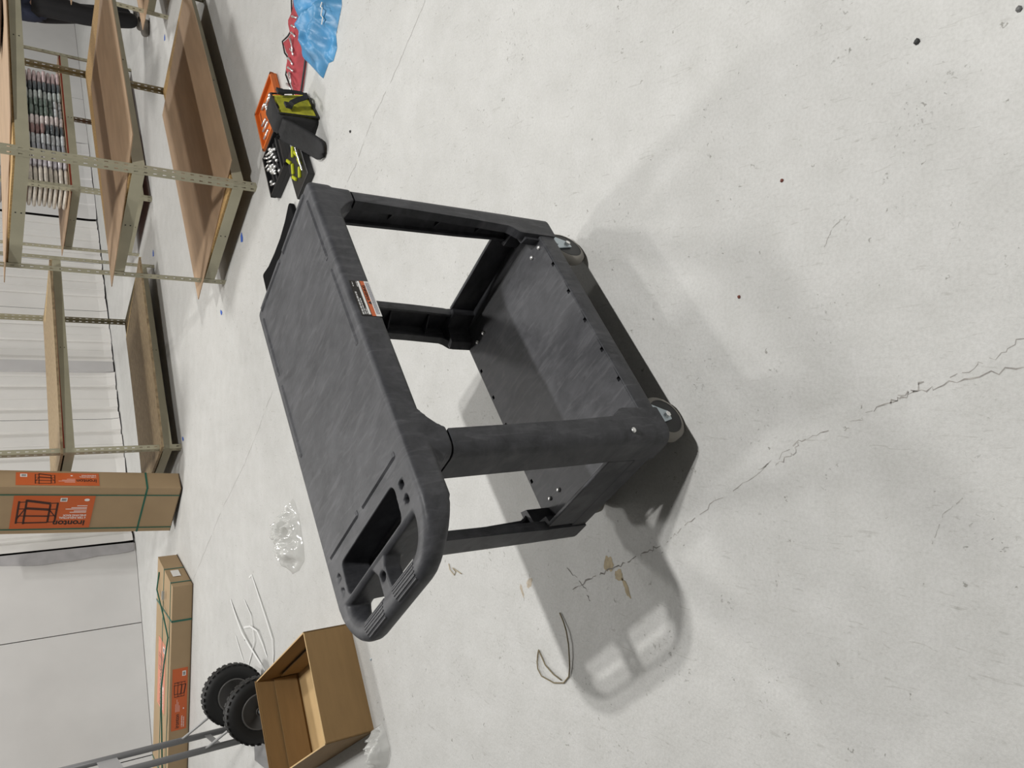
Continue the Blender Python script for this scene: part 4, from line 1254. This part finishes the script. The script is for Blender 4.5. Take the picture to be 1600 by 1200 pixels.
# lime and black tool bag
BG = tag(empty('tool_bag', (1.345, 3.81, 0), math.atan2(.69, .72)), 'lime green and black fabric tool bag standing on the floor right of the cart', 'bag')
bw, bd_, bh_ = .255, .145, .200
def softbox(L, Wd, H, m, name, parent, infl=.012, seed=0, org=(0, 0, 0), top=1.0):
    bm = NB(); n = 7; rings = []
    for i in range(n + 1):
        u = i / n; zz = H * u; s = 1 - .0 * u; e = infl * sin(pi * u)
        t_s = 1 + (top - 1) * u
        ring = []
        for (cx, cy) in round_poly([(0, 0), (L, 0), (L, Wd), (0, Wd)], .025, 4):
            dx, dy = (cx - L / 2) * t_s, (cy - Wd / 2) * t_s
            k_ = 1 + e / .12 + .02 * noise.noise((cx * 9 + seed, cy * 9, zz * 9))
            ring.append((org[0] + L / 2 + dx * k_, org[1] + Wd / 2 + dy * k_, org[2] + zz))
        rings.append(ring)
    loft(bm, rings)
    return obj(name, bm, m, parent, True)
BLKF = mat('black_fabric', (.016, .016, .017), .8, bump=.4, bscale=30, var=.3, scale=12)
softbox(bw, bd_, bh_, BLKF, 'bag_body', BG, top=.74)
bm = NB(); rings = []
for k in range(9):
    u = k / 8; row = []
    for j in range(9):
        v = j / 8
        x = .008 + (bw - .016) * v; z = .012 + (bh_ - .02) * u
        bulge = .014 * sin(pi * u) * sin(pi * v) + .003 * noise.noise((x * 14, z * 14, 5))
        row.append(bm.verts.new((x + (.025 - .05 * v) * u, -.012 - bulge + .030 * u, z)))
    rings.append(row)
for a, b in zip(rings, rings[1:]):
    for i in range(8): bm.faces.new((a[i], a[i + 1], b[i + 1], b[i]))
bmesh.ops.solidify(bm, geom=list(bm.faces), thickness=.006)
fp = obj('lime_panel', bm, LIME, BG, True)
b_ = NB(); tube(b_, [(.008, -.02, .012), (bw - .008, -.02, .012), (bw - .032, .012, bh_), (.032, .012, bh_), (.008, -.02, .012)], .006, 6); obj('black_piping', b_, BLACK, BG)
b_ = NB()
hp = [(.055, -.026, .150), (.060, -.045, .142), (.075, -.060, .112), (.105, -.065, .070), (.14, -.065, .050), (.165, -.058, .062), (.185, -.045, .105), (.195, -.03, .160)]
rings = []
for p in hp:
    rings.append([(p[0] - .014, p[1], p[2] - .008), (p[0] + .014, p[1], p[2] + .008), (p[0] + .014, p[1] + .005, p[2] + .008), (p[0] - .014, p[1] + .005, p[2] - .008)])
loft(b_, rings); obj('strap_handle', b_, BLKF, BG)
b_ = NB(); boxmm(b_, (.04, -.030, .140), (.085, -.018, .172)); obj('strap_patch', b_, BLKF, BG)
b_ = NB(); boxmm(b_, (.175, -.030, .148), (.22, -.015, .182)); obj('strap_patch', b_, BLKF, BG)
b_ = NB(); rings = []     # open lid flap lying to the left
for k in range(12):
    u = k / 11
    x = .02 - .225 * u; z = .15 * (1 - u) ** 1.6 + .016; wd = .125 * (1 - .12 * u) * (1 - max(0, (u - .8) / .2) ** 2 * .75); c_ = .088 - .028 * u
    th_ = .016 * (1 - .5 * u)
    rings.append([(x + .01 * sin(t * 2), c_ + wd / 2 * math.copysign(abs(cos(t)) ** .6, cos(t)), z + th_ * sin(t) + .012 * cos(t) ** 2 * (1 - u)) for t in [2 * pi * j / 14 for j in range(14)]])
loft(b_, rings); obj('lid_flap', b_, BLKF, BG, True)

# black kneeling pad behind the cart
pad = round_poly([(0, 0), (.10, .035), (.20, .05), (.30, .045), (.40, .03), (.50, -.01), (.52, .20), (.0, .22)], .02, 4)
KP = slab([pad], 0, .03, .008, 3)
o = obj('kneeling_pad', KP, mat('black_foam', (.006, .006, .007), .9, spec=.15), None, True)
# local x runs from the right end to the left end, concave side away from the cart
u_ = Vector((.614 - .995, 4.623 - 4.165, 0)); L_ = u_.length; u_.normalize()
o.matrix_world = face_xf((1.002, 4.178, 0), -u_, Vector((u_.y, -u_.x, 0)) * -1) if False else (Matrix.Translation((.995, 4.165, .0)) @ Matrix.Rotation(math.atan2(u_.y, u_.x), 4, 'Z') @ Matrix.Diagonal((L_ / .52, 1, 1, 1)) @ Matrix.Translation((0, -.01, 0)))
tag(o, 'black foam kneeling pad with a curved side on the floor behind the cart', 'pad')

# ------------------------------------------------------------------ litter
FILM = bpy.data.materials.new('clear_film'); FILM.use_nodes = True
nt = FILM.node_tree; N = nt.nodes
pb = N['Principled BSDF']; pb.inputs['Base Color'].default_value = (.85, .85, .83, 1); pb.inputs['Roughness'].default_value = .12; pb.inputs['Specular IOR Level'].default_value = .8
tb = N.new('ShaderNodeBsdfTransparent'); tb.inputs[0].default_value = (.95, .95, .94, 1)
mx = N.new('ShaderNodeMixShader'); mx.inputs[0].default_value = .5
nt.links.new(tb.outputs[0], mx.inputs[1]); nt.links.new(pb.outputs[0], mx.inputs[2]); nt.links.new(mx.outputs[0], N['Material Output'].inputs['Surface'])
o = heap([(-.64, 4.16), (-.66, 4.12), (-.72, 4.06), (-.78, 4.03), (-.86, 3.99), (-.95, 3.97), (-1.02, 4.05), (-1.06, 4.15), (-1.03, 4.24), (-.93, 4.34), (-.86, 4.42), (-.78, 4.38), (-.72, 4.27)], .07, 5, FILM, 'plastic_bag', fr=16, fold=.75, rings=14, sub=5)
tag(o, 'crumpled clear plastic bag on the floor behind the cart handle', 'plastic bag')
o = heap([(-1.51, 3.085), (-1.48, 3.04), (-1.51, 3.0), (-1.56, 2.965), (-1.64, 2.985), (-1.70, 3.03), (-1.67, 3.07), (-1.60, 3.10)], .06, 9, FILM, 'plastic_bag', fr=22, fold=.7, rings=12, sub=5)
tag(o, 'small clear plastic bag by the near corner of the open box', 'plastic bag')

def flat_strip(path, wd, m, name, label, cat, group=None, h=.012):
    pts = [Vector(p) for p in path]
    bm = NB(); rings = []
    for i, p in enumerate(pts):
        t = (pts[min(i + 1, len(pts) - 1)] - pts[max(i - 1, 0)]); t.z = 0; t.normalize()
        n_ = Vector((-t.y, t.x, 0)) * wd / 2
        rings.append([p - n_, p + n_, p + n_ + UP * .0015, p - n_ + UP * .0015])
    loft(bm, rings)
    return tag(obj(name, bm, m), label, cat, group)
STRIP = mat('white_strap', (.80, .80, .79), .35)
flat_strip([(-1.24, 4.92, .001), (-1.21, 4.87, .001), (-1.25, 4.80, .004), (-1.33, 4.68, .008), (-1.42, 4.55, .01), (-1.50, 4.45, .01), (-1.58, 4.44, .006), (-1.70, 4.46, .001)], .012, STRIP, 'packing_strap', 'long white packing strap curving to the open box corner', 'strap')
flat_strip([(-1.47, 5.32, .001), (-1.55, 5.16, .010), (-1.61, 5.02, .016), (-1.66, 4.85, .012), (-1.70, 4.70, .006), (-1.73, 4.60, .001)], .016, STRIP, 'packing_strap', 'straight wide white packing strap pointing at the hand truck wheel', 'strap')
flat_strip([(-1.40, 5.02, .001), (-1.46, 4.86, .008), (-1.60, 4.78, .01), (-1.72, 4.86, .006), (-1.80, 4.92, .001)], .009, STRIP, 'packing_strap', 'thin white packing strap crossing the wide one', 'strap')
flat_strip([(-1.58, 5.02, .002), (-1.53, 4.86, .012), (-1.52, 4.72, .014), (-1.58, 4.62, .01), (-1.64, 4.56, .001)], .012, STRIP, 'packing_strap', 'bent white packing strap between the two straight ones', 'strap')
flat_strip([(-1.68, 5.20, .001), (-1.74, 5.1, .004), (-1.80, 5.02, .001)], .010, STRIP, 'packing_strap', 'short white packing strap right of the hand truck wheel', 'strap')

b_ = NB()
wp = [(-.703, 1.83), (-.725, 1.81), (-.748, 1.793), (-.785, 1.78), (-.821, 1.777), (-.855, 1.778), (-.885, 1.784), (-.912, 1.808), (-.925, 1.852), (-.922, 1.91), (-.905, 1.93), (-.887, 1.937), (-.866, 1.938), (-.847, 1.934), (-.862, 1.915), (-.882, 1.892), (-.898, 1.85), (-.905, 1.815)]
tube(b_, [(x, y, .004 + .006 * sin(i * .5) ** 2) for i, (x, y) in enumerate(wp)], .0022, 6)
tag(obj('wire', b_, mat('dull_brass_wire', (.20, .16, .09), .5), None, True), 'bent loop of thin brown wire at the edge of the handle shadow', 'wire')
b_ = NB(); tube(b_, [(-.68, 2.49, .003), (-.70, 2.475, .006), (-.715, 2.45, .003), (-.70, 2.44, .003), (-.69, 2.46, .004), (-.70, 2.40, .003)], .0018, 5)
tag(obj('twist_tie', b_, mat('tan_wire', (.50, .42, .28), .6), None, True), 'tiny tan twist tie on the floor left of the cart legs', 'tie')

TAPE = mat('blue_tape', (.05, .13, .50), .6)
for (x, y, a, s, lab_) in ((1.384, 4.652, .7, .05, 'scrap of blue tape beside the orange socket tray'), (.945, 5.13, .3, .07, 'scrap of blue tape beside the shadow of the near shelving unit'), (.49, 5.598, 1.0, .05, 'scrap of blue tape alone on open floor between the two shelving units'),
                           (1.215, 7.93, .4, .07, 'scrap of blue tape beyond the right foot of the strand board shelf'), (-.47, 6.70, 1.1, .05, 'scrap of blue tape at the left foot of the strand board shelf'), (3.11, 7.50, .2, .06, 'scrap of blue tape by the foot of the far right shelving unit')):
    b_ = NB(); pts = [(-s / 2, -s * .2), (-s * .1, -s * .3), (s / 2, -s * .12), (s * .3, s * .22), (-s * .3, s * .3)]
    prism(b_, [(x + px * cos(a) - py * sin(a), y + px * sin(a) + py * cos(a)) for px, py in pts], .0004, .003)
    tag(obj('tape_scrap', b_, TAPE), lab_, 'tape')
for (x, y, s, m_, lab_) in ((.672, .755, .007, mat('black_chip', (.03, .03, .03), .7), 'small black chip lying on bare floor right of the cart'), (.212, 1.171, .0055, mat('rust_chip', (.16, .05, .035), .7), 'tiny rust-red chip on the floor before the cart wheel'),
                            (.465, 1.056, .005, _m.get('rust_chip') or mat('rust_chip', (.16, .05, .035), .7), 'tiny dark red chip on the floor right of the front wheel'), (-1.237, 3.155, .007, ZINC, 'small bright nut on the floor beside the open box'), (.667, .578, .006, mat('grey_chip', (.12, .12, .12), .5), 'small grey pebble near the lower right floor corner'),
                            (1.195, 3.42, .008, mat('black_chip', (.03, .03, .03), .7), 'small dark pebble on the floor by the hairline joint'), (-1.65, 4.99, .008, mat('black_chip', (.03, .03, .03), .7), 'small black pebble among the white packing straps')):
    b_ = NB(); rr = random.Random(int(x * 1000)); n = 7
    rings = [[(x + s * k_ * cos(2 * pi * i / n) * rr.uniform(.7, 1.1), y + s * k_ * sin(2 * pi * i / n) * rr.uniform(.7, 1.1), z_) for i in range(n)] for k_, z_ in ((.9, .0003), (1, s * .4), (.5, s * .8))]
    loft(b_, rings); tag(obj('floor_chip', b_, m_), lab_, 'debris')
